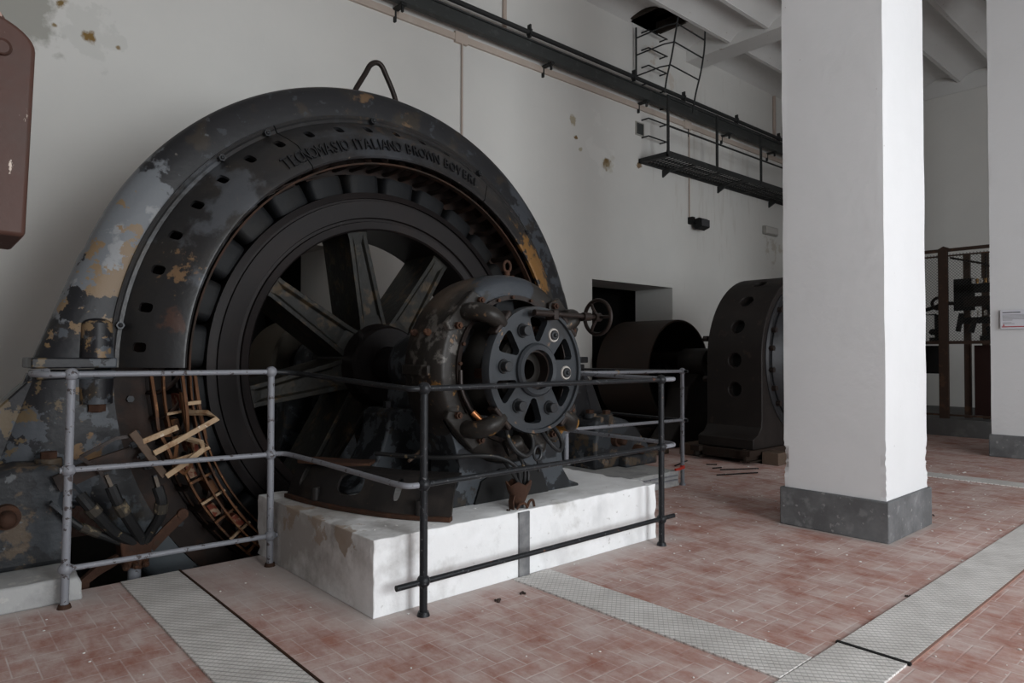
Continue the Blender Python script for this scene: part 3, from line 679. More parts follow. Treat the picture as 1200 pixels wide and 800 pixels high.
# rusty cable box in the pit
JB = thing('cable_box', (1.02, 4.4, -.2), 'small rusty iron cable box on arms where the stator leads meet in the pit', 'junction box')
b = nb(); prism(b, [(.90, .215), (1.08, .20), (1.05, .06), (1.01, .03), (.92, .06)], 4.31, 4.45); obj('box', b, m_rust, JB, .008)
b = nb(); flat(b, [(1.06, 4.33, .14), (1.15, 4.32, .235), (1.235, 4.30, .32)], .02, .055); cyl(b, (1.225, 4.29, .315), (1.225, 4.32, .315), .03, 14); obj('arm', b, m_rust, JB)
b = nb(); flat(b, [(.91, 4.38, .10), (.80, 4.35, .06), (.735, 4.33, .02), (.725, 4.32, -.10)], .03, .05); obj('arm', b, m_rust, JB)
for x in (.93, .98, 1.03):
    b = nb(); cyl(b, (x, 4.31, .07), (x, 4.285, .06), .018, 12); ball(b, (x, 4.285, .06), .014, 8); obj('bolt', b, m_rust, JB)
b = nb(); cyl(b, (1.0, 4.42, .05), (1.0, 4.42, -1.3), .035, 16); obj('stem', b, m_steelpost, JB)

# ------------------------------------------------------------------ rotor
RT = thing('generator_rotor', (XC, 5.0, ZA), 'dark spoked rotor wheel with black field poles inside the lettered stator', 'rotor')
def rt(name, b, mat, bevel=0, **k): return obj(name, b, mat, RT, bevel, **k)
rim = [(1.335, 4.632), (1.290, 4.622), (1.288, 4.642), (1.272, 4.642), (1.268, 4.624), (1.145, 4.634), (1.138, 4.655), (1.118, 4.655), (1.112, 4.636), (1.062, 4.645), (1.05, 4.66), (1.05, 5.22), (1.335, 5.22)]
b = nb(); lathe(b, rim, 0, 2*pi, 144, XC, ZA); rt('rim', b, m_rotor)
pm = cc = None
for k in range(28):
    a = R(103.3 + 6.43 + 12.857*k)
    if pm is None:
        b = nb(); prism(b, [(1.33, -.07), (1.33, .07), (1.468, .07), (1.468, .125), (1.488, .118), (1.494, 0), (1.488, -.118), (1.468, -.125), (1.468, -.07)], 4.74, 5.18)
        # (x, z) -> local radial, tangential
        o = obj('pole', b, m_core); o.parent = RT; pm = o
        b = nb()
        pts = []
        for q in range(24):
            th = 2*pi*q/24
            cy = .29*(abs(cos(th))**.22)*(1 if cos(th) > 0 else -1); cz = .146*(abs(sin(th))**.35)*(1 if sin(th) > 0 else -1)
            pts.append((4.96+cy*.95, cz))
        A = [[b.verts.new((r, y, z*s)) for y, z in pts] for r, s in ((1.336, .93), (1.345, .965), (1.37, .98), (1.44, 1.0), (1.468, .99), (1.476, .95))]
        for P0, P1 in zip(A, A[1:]):
            for q in range(24): b.faces.new((P0[q], P0[(q+1) % 24], P1[(q+1) % 24], P1[q]))
        b.faces.new(A[0]); b.faces.new(A[-1][::-1])
        c = obj('field_coil', b, m_pole); c.parent = pm; cc = c
    else:
        o = pm.copy(); COL.objects.link(o); o.parent = RT; c = cc.copy(); COL.objects.link(c); c.parent = o
    o.location = Vector((XC, 0, ZA)) - RT.location; o.rotation_euler = (0, -a, 0)
sm_ = None
for k in range(8):
    a = R(101.5 + 45*k)
    if sm_ is None:
        b = nb(); prism(b, [(.24, -.125), (.24, .125), (.40, .108), (1.0, .078), (1.06, .085), (1.06, -.085), (1.0, -.078), (.40, -.108)], 4.72, 5.16)
        b.normal_update()
        f = min(b.faces, key=lambda f: f.calc_center_median().y if len(f.verts) == 8 else 99)
        r1 = bmesh.ops.inset_region(b, faces=[f], thickness=.033, use_even_offset=True)
        r2 = bmesh.ops.inset_region(b, faces=[f], thickness=.016, use_even_offset=True)
        for v in f.verts:
            v.co.y += .022
            if v.co.x > .9: v.co.x -= .05
            if v.co.x < .35: v.co.x += .10
        o = obj('spoke', b, m_spoke); o.parent = RT; sm_ = o
        md = o.modifiers.new('bevel', 'BEVEL'); md.width = .020; md.segments = 3; md.limit_method = 'ANGLE'; md.angle_limit = R(35)
        bake(o); o.parent = RT
    else:
        o = sm_.copy(); COL.objects.link(o); o.parent = RT
    o.location = Vector((XC, 0, ZA)) - RT.location; o.rotation_euler = (0, -a, 0)
b = nb(); lathe(b, [(.15, 4.58), (.29, 4.58), (.305, 4.60), (.305, 4.66), (.33, 4.72), (.33, 5.22), (.15, 5.22)], 0, 2*pi, 64, XC, ZA); rt('hub', b, m_rotor)
b = nb(); cyl(b, (XC, 3.34, ZA), (XC, 6.45, ZA), .145, 40); rt('shaft', b, m_rotor)
b = nb(); lathe(b, [(.14, 3.62), (.205, 3.63), (.215, 3.66), (.215, 3.72), (.165, 3.74), (.165, 3.88), (.14, 3.88)], 0, 2*pi, 48, XC, ZA); rt('collar', b, m_rotor)
# belt pulley at the back end of the shaft
b = nb(); lathe(b, [(.37, 5.86), (.41, 5.86), (.415, 5.9), (.415, 6.42), (.37, 6.42)], 0, 2*pi, 64, XC, ZA); lathe(b, [(.145, 6.1), (.38, 6.1), (.38, 6.14), (.145, 6.14)], 0, 2*pi, 48, XC, ZA); rt('belt_pulley', b, M('pulley_dull_brown', (.06, .05, .038), .6))

# bearing pedestals
def bearing(y0, y1, zb, label):
    t = thing('bearing_pedestal', (XC, (y0+y1)/2, zb), label, 'bearing pedestal', 'shaft bearing pedestals')
    poly = []
    for k in range(9):
        u = k/8; poly.append((.66 - .24*(1-(1-u)**2.2), zb+.03 + (.86-zb-.03)*u))
    P = [(XC-x, z) for x, z in [(.72, zb), (.72, zb+.03)]] + [(XC-x, z) for x, z in poly] + [(XC-.38, .885), (XC+.38, .885)] + [(XC+x, z) for x, z in poly[::-1]] + [(XC+.72, zb+.03), (XC+.72, zb)]
    b = nb(); prism(b, P, y0, y1); obj('pedestal', b, m_ped, t, .025)
    b = nb(); lathe(b, [(.15, y0+.01), (.20, y0+.0), (.235, y0+.04), (.245, y0+.1), (.245, y1-.08), (.235, y1-.02), (.20, y1+.02), (.15, y1+.01)], 0, 2*pi, 48, XC, ZA)
    prism(b, [(XC-.26, .885), (XC-.245, 1.0), (XC-.20, 1.06), (XC+.20, 1.06), (XC+.245, 1.0), (XC+.26, .885)], y0+.04, y1-.04); obj('bearing_housing', b, m_ped, t)
    b = nb(); cyl(b, (XC, (y0+y1)/2, ZA+.24), (XC, (y0+y1)/2, ZA+.31), .05, 16); ball(b, (XC, (y0+y1)/2, ZA+.31), .05, 12, .5); obj('oil_cap', b, m_darkbrown, t)
    for sx in (-1, 1):
        b = nb(); hexa(b, (XC+sx*.32, (y0+y1)/2, .885), (XC+sx*.32, (y0+y1)/2, .93), .035); obj('bolt', b, m_bolt, t)
bearing(3.90, 4.24, .37, 'dark flared bearing pedestal on the large plinth between exciter and rotor')
b = nb(); box(b, 1.7, 3.9, 5.50, 5.84, -1.3, .10); o = obj('pit_pier', b, m_conc2); tag(o, 'grey concrete pier rising from the pit behind the rotor', 'concrete block')
bearing(5.52, 5.82, .10, 'dark bearing pedestal behind the rotor, in front of the wall opening')

# ------------------------------------------------------------------ exciter
EX = thing('exciter_dynamo', (XC, 3.3, .37), 'small brown and black exciter dynamo with pierced round end plate and handwheel', 'dynamo')
def ex(name, b, mat, bevel=0, **k): return obj(name, b, mat, EX, bevel, **k)
b = nb(); lathe(b, [(.445, 3.15), (.45, 3.135), (.53, 3.128), (.555, 3.14), (.573, 3.17), (.583, 3.22), (.588, 3.32), (.580, 3.46), (.555, 3.50), (.44, 3.50)], 0, 2*pi, 96, XC, ZA); ex('housing', b, m_exc)
for s in (-1, 1):
    b = nb(); x0, x1 = sorted((XC+s*.555, XC+s*.60)); box(b, x0, x1, 3.20, 3.46, ZA-.03, ZA+.03)
    ex('split_lug', b, m_exc, .006)
    for y in (3.26, 3.40):
        p = (XC+s*.565, y, ZA+.215)
        b = nb(); an = atan2(.215, s*.55); d = Vector((cos(an), 0, sin(an))); c0 = Vector((XC, y, ZA)) + d*.575; hexa(b, c0, c0+d*.035, .022); ball(b, c0+d*.035, .016, 8); ex('housing_bolt', b, m_rust)
# inner rim trim with small bolts
b = nb(); lathe(b, [(.425, 3.118), (.452, 3.116), (.452, 3.15), (.425, 3.15)], 0, 2*pi, 80, XC, ZA); ex('brush_ring', b, m_darkbrown)
for h in (95, 75, 110, 60, 128, 160, 175, 190, 205):
    a = R(h); p = Vector((XC+.438*cos(a), 3.115, ZA+.438*sin(a))); b = nb(); hexa(b, p, p+Vector((0, -.016, 0)), .011); ex('ring_bolt', b, m_rust)
# end plate
b = nb(); lathe(b, [(.118, 2.945), (.350, 2.945), (.352, 2.928), (.372, 2.928), (.376, 2.938), (.376, 2.99), (.366, 3.00), (.118, 3.00)], 0, 2*pi, 96, XC, ZA)
lathe(b, [(.116, 2.95), (.118, 2.918), (.145, 2.915), (.158, 2.928), (.160, 2.95)], 0, 2*pi, 64, XC, ZA)
o = ex('end_plate', b, m_plate); o.parent = None; o.location = (0, 0, 0)
c = nb()
for h in (85, 25, -35, -95, -155, 145):
    a = R(h); rd = Vector((cos(a), 0, sin(a))); tn = Vector((-sin(a), 0, cos(a))); pts = []
    raw = [(.170, 0), (.185, .024), (.298, .066), (.310, .05), (.314, 0), (.310, -.05), (.298, -.066), (.185, -.024)]
    raw = [(.168, -.008), (.168, .008), (.176, .020), (.280, .068), (.296, .070), (.310, .058), (.316, .02), (.316, -.02), (.310, -.058), (.296, -.070), (.280, -.068), (.176, -.020)]
    A = [c.verts.new(Vector((XC, 2.85, ZA)) + rd*u + tn*v) for u, v in raw]; B = [c.verts.new(Vector((XC, 3.08, ZA)) + rd*u + tn*v) for u, v in raw]
    n = len(raw)
    for q in range(n): c.faces.new((A[q], A[(q+1) % n], B[(q+1) % n], B[q]))
    c.faces.new(A[::-1]); c.faces.new(B)
cut(o, c); o.parent = EX; o.location = -EX.location
b = nb(); lathe(b, [(.105, 2.95), (.118, 2.95), (.125, 3.18), (.112, 3.18)], 0, 2*pi, 48, XC, ZA); ex('plate_sleeve', b, m_darkbrown)
for k, h in enumerate((115, 55, -5, -65, -125, 175)):
    a = R(h); p = Vector((XC+.252*cos(a), 2.945, ZA+.252*sin(a)))
    pale = h in (55, -5)
    b = nb(); lathe(b, [(.024, 2.940), (.040, 2.936), (.043, 2.943), (.043, 2.946), (.024, 2.946)], 0, 2*pi, 28, p.x, p.z); ex('bolt_ring', b, m_washer if pale else m_bolt, label='pale worn ring around the bolt' if pale else None)
    b = nb(); cyl(b, p, p+Vector((0, -.05 if not pale else -.02, 0)), .030, 24); 
    if pale: cyl(b, p+Vector((0, -.02, 0)), p+Vector((0, -.032, 0)), .014, 6)
    ex('stud_bolt', b, m_bolt, .004)
# curved carrier arms
for h, flip in ((137, 1), (42, 1), (-137, 1), (-45, 1)):
    a = R(h); rd = Vector((cos(a), 0, sin(a))); tn = Vector((-sin(a), 0, cos(a)))*(1 if h > 0 else -1)*(1 if cos(a) < 0 else -1)
    c0 = Vector((XC, 0, ZA)); pts = [c0+rd*.515+Vector((0, 3.14, 0))+tn*.03, c0+rd*.515+Vector((0, 3.06, 0))+tn*.02, c0+rd*.495+Vector((0, 3.005, 0))+tn*.01, c0+rd*.45+Vector((0, 2.968, 0))-tn*.005, c0+rd*.405+Vector((0, 2.965, 0))-tn*.015, c0+rd*.365+Vector((0, 2.972, 0))-tn*.02]
    b = nb(); P = smooth(pts, 5); n = len(P); tube(b, P, [.054-.006*abs(2*i/n-1) for i in range(n)], 18); ex('carrier_arm', b, m_exc)
    b = nb(); F = c0+rd*.51+Vector((0, 3.125, 0))
    pv = [F+rd*.065+tn*.17, F+rd*.02+tn*.19, F-rd*.06+tn*.08, F-rd*.07-tn*.09, F-rd*.03-tn*.13, F+rd*.06-tn*.1]
    A = [b.verts.new(p+Vector((0, -.022, 0))) for p in pv]; B = [b.verts.new(p+Vector((0, .02, 0))) for p in pv]
    for q in range(6): b.faces.new((A[q], A[(q+1) % 6], B[(q+1) % 6], B[q]))
    b.faces.new(A[::-1]); b.faces.new(B); ex('arm_flange', b, m_exc, .008)
    for s in (.13, -.09):
        p = F+tn*s-rd*(.0 if s > 0 else .015)+Vector((0, -.02, 0)); b = nb(); hexa(b, p, p+Vector((0, -.028, 0)), .022); cyl(b, p+Vector((0, -.028, 0)), p+Vector((0, -.042, 0)), .012, 10); ex('flange_bolt', b, m_rust)
    # lug on plate rim
    P0 = c0+rd*.366
    b = nb(); pv = [P0+tn*.07+rd*.0, P0+tn*.07+rd*.025, P0-tn*.10+rd*.032, P0-tn*.10-rd*.0]
    A = [b.verts.new(p+Vector((0, 2.925, 0))) for p in pv]; B = [b.verts.new(p+Vector((0, 3.0, 0))) for p in pv]
    for q in range(4): b.faces.new((A[q], A[(q+1) % 4], B[(q+1) % 4], B[q]))
    b.faces.new(A[::-1]); b.faces.new(B); ex('rim_lug', b, m_darkbrown, .008)
# armature and commutator inside
b = nb(); lathe(b, [(.06, 3.02), (.20, 3.02), (.215, 3.04), (.215, 3.20), (.26, 3.24), (.30, 3.30), (.30, 3.48), (.06, 3.48)], 0, 2*pi, 60, XC, ZA); ex('armature', b, M('commutator_dark', (.016, .014, .012), .45, .3))
for k in range(6):
    a = R(30+60*k); b = nb(); c0 = Vector((XC, 0, ZA)); rd = Vector((cos(a), 0, sin(a))); tn = Vector((-sin(a), 0, cos(a)))
    pv = [c0+rd*.32+tn*.09, c0+rd*.44+tn*.07, c0+rd*.44-tn*.07, c0+rd*.32-tn*.09]
    A = [b.verts.new(p+Vector((0, 3.22, 0))) for p in pv]; B = [b.verts.new(p+Vector((0, 3.45, 0))) for p in pv]
    for q in range(4): b.faces.new((A[q], A[(q+1) % 4], B[(q+1) % 4], B[q]))
    b.faces.new(A[::-1]); b.faces.new(B); ex('field_pole', b, m_pole, .015)
for k in range(6):
    a = R(5+60*k); c0 = Vector((XC+.255*cos(a), 0, ZA+.255*sin(a))); b = nb(); cyl(b, c0+Vector((0, 3.0, 0)), c0+Vector((0, 3.20, 0)), .014, 10); box(b, c0.x-.02, c0.x+.02, 3.06, 3.18, c0.z-.03, c0.z+.03); ex('brush_holder', b, m_rust)
# copper end of a cable on the left inner edge
b = nb(); cyl(b, (2.43, 3.09, .92), (2.47, 3.06, .87), .018, 12); ex('copper_terminal', b, M('copper', (.42, .17, .07), .35, .7), label='bright copper cable end')
b = nb(); tube(b, smooth([(2.36, 3.11, 1.16), (2.36, 3.10, 1.05), (2.40, 3.09, .96), (2.43, 3.09, .92)], 5), .012, 8); ex('conduit', b, m_darkbrown)
# handwheel
hx, hy, hz = 3.265, 2.88, 1.485
b = nb(); tube(b, [(hx, hy+.108*cos(2*pi*k/40), hz+.108*sin(2*pi*k/40)) for k in range(40)], .0125, 10, True)
cyl(b, (hx-.035, hy, hz), (hx+.02, hy, hz), .027, 18)
for k in range(3):
    a = R(60+120*k); tube(b, smooth([(hx, hy+.02*cos(a), hz+.02*sin(a)), (hx-.008, hy+.06*cos(a), hz+.06*sin(a)), (hx, hy+.105*cos(a), hz+.105*sin(a))], 4), .0105, 8)
ex('handwheel', b, m_darkbrown)
b = nb(); cyl(b, (2.735, 2.885, hz+.008), (3.25, 2.88, hz), .0135, 12); cyl(b, (3.13, 2.882, hz), (3.19, 2.882, hz), .026, 14); cyl(b, (2.72, 2.885, hz+.008), (2.86, 2.885, hz+.006), .019, 12); ex('handwheel_shaft', b, m_darkbrown)
b = nb(); box(b, 2.87, 2.91, 2.87, 2.96, hz-.03, hz+.03); ex('shaft_bracket', b, m_darkbrown, .005)
b = nb(); box(b, 3.17, 3.20, 2.87, 3.1, hz-.025, hz+.025); ex('shaft_bracket', b, m_darkbrown, .005)
# eye on top
b = nb(); tube(b, [(XC+.10+.0, 3.32, ZA+.625)] + [(XC+.10+.028*sin(2*pi*k/20), 3.32, ZA+.655-.035*cos(2*pi*k/20)) for k in range(1, 20)], .009, 8, True); cyl(b, (XC+.10, 3.32, ZA+.56), (XC+.10, 3.32, ZA+.625), .018, 12)
ex('lifting_eye', b, m_rust)
b = nb(); cyl(b, (XC+.15, 3.33, ZA+.56), (XC+.15, 3.33, ZA+.60), .016, 12); ex('oil_plug', b, m_rust)
# saddle foot
P = [(2.24, .37), (2.24, .385), (2.33, .42), (2.39, .50), (2.40, .60), (2.36, .74), (2.32, .86)]
Q = [(2*XC-x+.06, z) for x, z in P[::-1]]
arc_ = [(XC+.575*cos(R(a)), ZA+.575*sin(R(a))) for a in range(-28, -153, -8)]
mid = [(3.30, .86)]
b = nb(); prism(b, P + [(XC-.50, ZA-.29)] + arc_[::-1] + Q, 3.17, 3.46); ex('saddle_foot', b, m_ped, .012)
b = nb(); prism(b, [(2.50, .372), (2.55, .50), (2.70, .56), (2.90, .56), (3.05, .50), (3.10, .372)], 3.155, 3.175); ex('foot_recess_shade_sheet', b, m_blackin)  # flat black sheet on the foot, painting in the dark of a cutout
# cables hanging under the end plate
for pts, r in (([(2.59, 2.99, .83), (2.585, 2.95, .76), (2.62, 2.93, .70), (2.68, 2.92, .665), (2.745, 2.93, .69), (2.765, 2.95, .76), (2.74, 3.0, .84)], .014),
               ([(2.87, 2.99, .80), (2.89, 2.95, .74), (2.93, 2.93, .69), (2.98, 2.93, .67), (3.015, 2.95, .71), (3.0, 2.98, .78), (2.95, 3.05, .86)], .014),
               ([(2.10, 3.6, .66), (2.25, 3.2, .665), (2.42, 3.06, .675), (2.55, 3.0, .66), (2.64, 2.95, .60), (2.665, 2.94, .50)], .013),
               ([(2.60, 3.05, .66), (2.585, 2.95, .60), (2.62, 2.93, .54), (2.66, 2.93, .48)], .010), ([(2.70, 3.0, .65), (2.72, 2.94, .58), (2.71, 2.93, .48)], .010),
               ([(2.66, 3.0, .72), (2.69, 2.94, .60), (2.685, 2.93, .48)], .010)):
    b = nb(); tube(b, smooth(pts, 7), r, 10); ex('cable', b, m_cable)
b = nb(); cyl(b, (2.62, 3.02, .70), (2.70, 2.98, .735), .05, 16); ball(b, (2.68, 3.0, .73), .05, 12); ex('cable_gland', b, m_exc)
b = nb(); cyl(b, (2.80, 3.05, .80), (2.84, 2.98, .70), .055, 16); ball(b, (2.84, 2.98, .70), .05, 12); ex('cable_gland', b, m_exc)
b = nb(); tube(b, [(2.79+.03*cos(2*pi*k/20), 2.93, .67+.042*sin(2*pi*k/20)) for k in range(20)], .009, 8, True); tube(b, [(2.79, 2.93, .628), (2.80, 2.93, .56)], .008, 8); ex('hook', b, m_bolt)

# rusty cable funnel at the plinth edge
t = thing('cable_funnel', (2.64, 2.93, .37), 'small rusty iron cable funnel standing at the front edge of the large plinth', 'funnel')
b = nb(); lathe_pts = [(.036, .385), (.04, .40), (.075, .47), (.088, .515), (.080, .517), (.062, .46), (.03, .40)]
rings = []
for k in range(20):
    a = 2*pi*k/20; rings.append([b.verts.new((2.655+r*cos(a), 2.945+r*sin(a)*.7, z+(.012*sin(5*a) if z > .5 else 0))) for r, z in lathe_pts])
for k in range(20):
    A, B = rings[k], rings[(k+1) % 20]
    for q in range(len(lathe_pts)-1): b.faces.new((A[q], A[q+1], B[q+1], B[q]))
obj('cone', b, m_rust, t)
b = nb(); tube(b, smooth([(2.60, 2.90, .375), (2.61, 2.89, .40), (2.64, 2.885, .405), (2.66, 2.885, .39), (2.665, 2.885, .374)], 4), .008, 8); tube(b, smooth([(2.68, 2.90, .375), (2.69, 2.89, .41), (2.715, 2.89, .41), (2.725, 2.89, .375)], 4), .008, 8)
flat(b, [(2.575, 2.915, .375), (2.57, 2.915, .42), (2.585, 2.92, .45)], .04, .008); obj('clips', b, m_rust, t)
b = nb(); cyl(b, (2.655, 2.945, .37), (2.655, 2.945, .41), .030, 14); obj('spout', b, m_bolt, t)

# dismounted lower end-shield segment resting on the plinth
t = thing('end_shield_segment', (1.95, 3.5, .37), 'dismounted curved iron shield segment with oval slots lying on the left of the large plinth', 'machine part')
base = smooth([(1.747, 4.09, 0), (1.765, 3.85, 0), (1.805, 3.62, 0), (1.862, 3.42, 0), (1.935, 3.22, 0), (2.03, 3.05, 0), (2.135, 2.905, 0)], 6)
def ring_off(p, q, d):   # inward normal (to +x,+y side)
    tv = (q-p).normalized(); nrm = Vector((-tv.y, tv.x, 0)) ; return nrm*d
n = len(base); T_ = [(base[min(i+1, n-1)]-base[max(i-1, 0)]).normalized() for i in range(n)]
def inn(i, d): return base[i] + Vector((-T_[i].y, T_[i].x, 0))*d
def strip(b, secs, i0=0, i1=None):
    i1 = n-1 if i1 is None else i1
    rings = [[b.verts.new((*inn(i, d)[:2], .37+z)) for d, z in secs] for i in range(i0, i1+1)]
    m = len(secs)
    for A, B in zip(rings, rings[1:]):
        for q in range(m): b.faces.new((A[q], A[(q+1) % m], B[(q+1) % m], B[q]))
    b.faces.new(rings[0][::-1]); b.faces.new(rings[-1])
b = nb(); strip(b, [(0, .002), (0, .026), (.05, .028), (.05, .002)]); obj('flange', b, m_rust, t, .003)
b = nb(); strip(b, [(.022, .027), (.05, .10), (.085, .17), (.12, .205), (.17, .222), (.22, .226), (.22, .212), (.17, .206), (.13, .188), (.10, .158), (.068, .10), (.04, .027)])
m_seg = M('segment_dark_iron', (.019, .017, .0165), .42, .2, [dict(s=4, t=.5, w=.2, col=(.040, .033, .029)), dict(s=20, t=.68, w=.03, col=(.10, .06, .035))], (30, .3, .004))
o = obj('shield_wall', b, m_seg, t); o.parent = None; o.location = (0, 0, 0)
c = nb()
for i, w_, h_ in ((int(n*.70), .05, .13), (int(n*.10), .05, .14), (int(n*.42), .20, .13), ):
    p = inn(i, .10) + Vector((0, 0, .37+.13)); tv = T_[i]; nv = Vector((-tv.y, tv.x, 0)); nn = (nv*.75 + Vector((0, 0, -.45))).normalized(); up = (nv*.45+Vector((0, 0, .75))).normalized()
    pts = []
    for q in range(18):
        th = 2*pi*q/18; pts.append(tv*(w_/2*(abs(cos(th))**.7)*(1 if cos(th) > 0 else -1)) + up*(h_/2*(abs(sin(th))**.7)*(1 if sin(th) > 0 else -1)))
    A = [c.verts.new(p - nn*.2 + q) for q in pts]; B = [c.verts.new(p + nn*.2 + q) for q in pts]
    for q in range(18): c.faces.new((A[q], A[(q+1) % 18], B[(q+1) % 18], B[q]))
    c.faces.new(A[::-1]); c.faces.new(B)
cut(o, c); o.parent = t; o.location = -t.location
for i in (int(n*.22), int(n*.83)):
    p = inn(i, .028); b = nb(); cyl(b, (p.x, p.y, .397), (p.x, p.y, .475), .024, 16); obj('bolt_boss', b, m_seg, t, .003)
b = nb(); pv = smooth([(1.86, 4.02, 0), (1.93, 3.86, 0), (2.02, 3.72, 0), (2.10, 3.64, 0)], 4)
flat(b, [(p.x, p.y, .60) for p in pv], .16, .018); obj('top_lip', b, m_rust, t)
b = nb(); cyl(b, (2.30, 3.55, .60), (2.47, 3.62, .67), .010, 8); o = obj('thin_rod', b, m_wood, t)

# ------------------------------------------------------------------ guard rail
GR = thing('guard_rail', (2.6, 3.3, 0), 'tubular three bar guard rail around the plinth, grey at left and black at right', 'railing')
m_blk2 = m_blkpost
posts = [(.615, 4.0, 0, 1.148, m_steelpost, (1.148, .675, .19)), (1.623, 3.995, 0, 1.145, m_steelpost, (1.145, .657, .178)), (1.871, 2.757, 0, 1.085, m_blk2, (1.085, .624, .164)), (3.727, 2.735, 0, 1.085, m_blk2, (1.085, .642, .172)),
         (5.60, 3.863, 0, 1.09, m_steelpost, (1.09, .622)), (3.975, 3.84, .37, 1.10, m_steelpost, (1.10, .645))]
for (x, y, z0, z1, mt, js) in posts:
    b = nb()
    ln = .018 if (x < 1) else 0
    tube(b, [(x-ln, y, z0), (x, y, z1)], .0195, 16); P = obj('post', b, mt, GR)
    for z in js: b = nb(); ball(b, (x-ln*(1-(z-z0)/(z1-z0)), y, z), .033, 16, 1.0); obj('ball_joint', b, mt, P)
    b = nb(); cyl(b, (x-ln, y, z0), (x-ln, y, z0+.02), .032, 18, .026); obj('foot_collar', b, m_rust if x < 1.7 else mt, P)
RR = .0145
def rail(pts, mat, r=RR): b = nb(); tube(b, pts, r, 12); obj('rail', b, mat, GR)
rail(smooth([(.56, 4.35, 1.16), (.50, 4.25, 1.155), (.465, 4.12, 1.15), (.50, 4.03, 1.148), (.56, 4.0, 1.148), (.615, 4.0, 1.148)], 4) + [(1.623, 3.995, 1.145)], m_steelpost)
rail([(.57, 4.0, .676), (1.623, 3.995, .657)], m_steelpost); rail([(.57, 4.0, .191), (1.68, 3.995, .177)], m_steelpost)
rail([(1.623, 3.995, 1.145)] + smooth([(1.68, 3.995, 1.142), (1.74, 3.97, 1.138), (1.77, 3.88, 1.132), (1.775, 3.5, 1.115), (1.782, 3.0, 1.095), (1.79, 2.82, 1.088), (1.81, 2.77, 1.085), (1.871, 2.757, 1.085)], 4), m_blk2)
rail([(1.623, 3.995, .657)] + smooth([(1.66, 3.995, .657), (1.70, 3.96, .657), (1.72, 3.85, .652), (1.74, 3.5, .645), (1.76, 3.0, .632), (1.775, 2.82, .626), (1.80, 2.77, .624), (1.871, 2.757, .624)], 4), m_steelpost)
rail([(1.871, 2.757, 1.085), (3.727, 2.735, 1.085)], m_blk2); rail([(1.871, 2.757, .624), (3.727, 2.735, .642)], m_blk2); rail([(1.72, 2.759, .160), (3.86, 2.733, .175)], m_blk2)
for z, z2 in ((1.085, 1.10), (.642, .645)):
    rail([(3.727, 2.735, z)] + smooth([(3.83, 2.737, z), (3.90, 2.76, z), (3.935, 2.83, z), (3.95, 3.0, z), (3.975, 3.84, z2)], 4), m_steelpost)
    rail([(3.975, 3.84, z2), (5.66, 3.863, 1.09 if z > 1 else .622)], m_steelpost)
    rail([(5.60, 3.80, 1.09 if z > 1 else .622), (5.60, 6.4, z)], m_blk2)
b = nb(); tube(b, [(5.60, 6.4, 0), (5.60, 6.4, 1.09)], .0195, 12); obj('post', b, m_steelpost, GR)
b = nb()
for k in range(3): lathe(b, [(.0155, 0), (.018, .0), (.018, .03), (.0155, .03)], 0, 2*pi, 12)
bmesh.ops.rotate(b, verts=b.verts[:], cent=(0, 0, 0), matrix=Matrix.Rotation(R(80), 3, 'Z')); shift(b, (4.63, 3.85, 1.097)); obj('tape_scrap', b, m_stick, GR, label='scrap of brown tape on the top rail')
b = nb(); cyl(b, (5.60, 3.863, .155), (5.60, 3.863, .19), .0215, 14); flat(b, [(5.60, 3.845, .175), (5.53, 3.845, .165), (5.46, 3.846, .162)], .02, .02); obj('red_tape', b, M('red_tape', (.45, .04, .025), .5), GR, label='bit of red tape near the foot of the far post')

# ------------------------------------------------------------------ second machine
X2, Z2 = 8.50, 1.20
t = thing('generator_stator', (X2, 4.4, .12), 'smaller brown black generator with round vent holes in its side, behind the nearer pillar', 'generator')
def horseshoe(r, zb, flare):
    P = [(X2+r*cos(R(a)), Z2+r*sin(R(a))) for a in range(0, 181, 5)]
    P += [(X2-r, .50), (X2-r-.01, .40), (X2-r-flare*.4, .32), (X2-r-flare, .28), (X2-r-flare, zb), (X2+r+flare, zb), (X2+r+flare, .28), (X2+r+flare*.4, .32), (X2+r+.01, .4), (X2+r, .50)]
    return P
b = nb(); prism(b, horseshoe(1.045, .16, .20), 4.05, 4.78); o = obj('body', b, m_m2, t)
o.parent = None; o.location = (0, 0, 0)
c = nb()
for zz, an in ((.834, 180), (1.183, 180), (0, 158), (0, 137), (0, 115), (0, 95)):
    if an == 180: p0, d = Vector((X2-1.0, 4.40, zz)), Vector((1, 0, 0)); cyl(c, p0-d*.3, p0+d*.05, .085, 24)
    else:
        d = Vector((-cos(R(an)), 0, -sin(R(an)))); p0 = Vector((X2, 4.40, Z2)) - d*1.0; cyl(c, p0-d*.3, p0+d*.05, .085, 24)
cut(o, c)
md = o.modifiers.new('bevel', 'BEVEL'); md.width = .05; md.segments = 4; md.limit_method = 'ANGLE'; md.angle_limit = R(60)
o.parent = t; o.location = -t.location
for zz, an in ((.834, 180), (1.183, 180), (0, 158), (0, 137), (0, 115)):
    d = Vector((1, 0, 0)) if an == 180 else Vector((-cos(R(an)), 0, -sin(R(an)))); p0 = Vector((X2-.955, 4.40, zz)) if an == 180 else Vector((X2, 4.40, Z2))-d*.955
    b = nb(); cyl(b, p0+d*.0, p0+d*.012, .084, 24); obj('vent_hole_dark_disc', b, m_blackin, t)  # black disc on the floor of each shallow hole paints in its inner darkness
b = nb(); lathe(b, [(.86, 4.06), (.88, 4.03), (.94, 4.02), (.97, 4.04), (.97, 4.10), (.86, 4.10)], 0, 2*pi, 64, X2, Z2)
lathe(b, [(.2, 3.80), (.3, 3.80), (.55, 3.86), (.80, 3.96), (.86, 4.02), (.86, 4.10), (.2, 4.10)], 0, 2*pi, 64, X2, Z2); obj('end_shield', b, m_m2s, t)
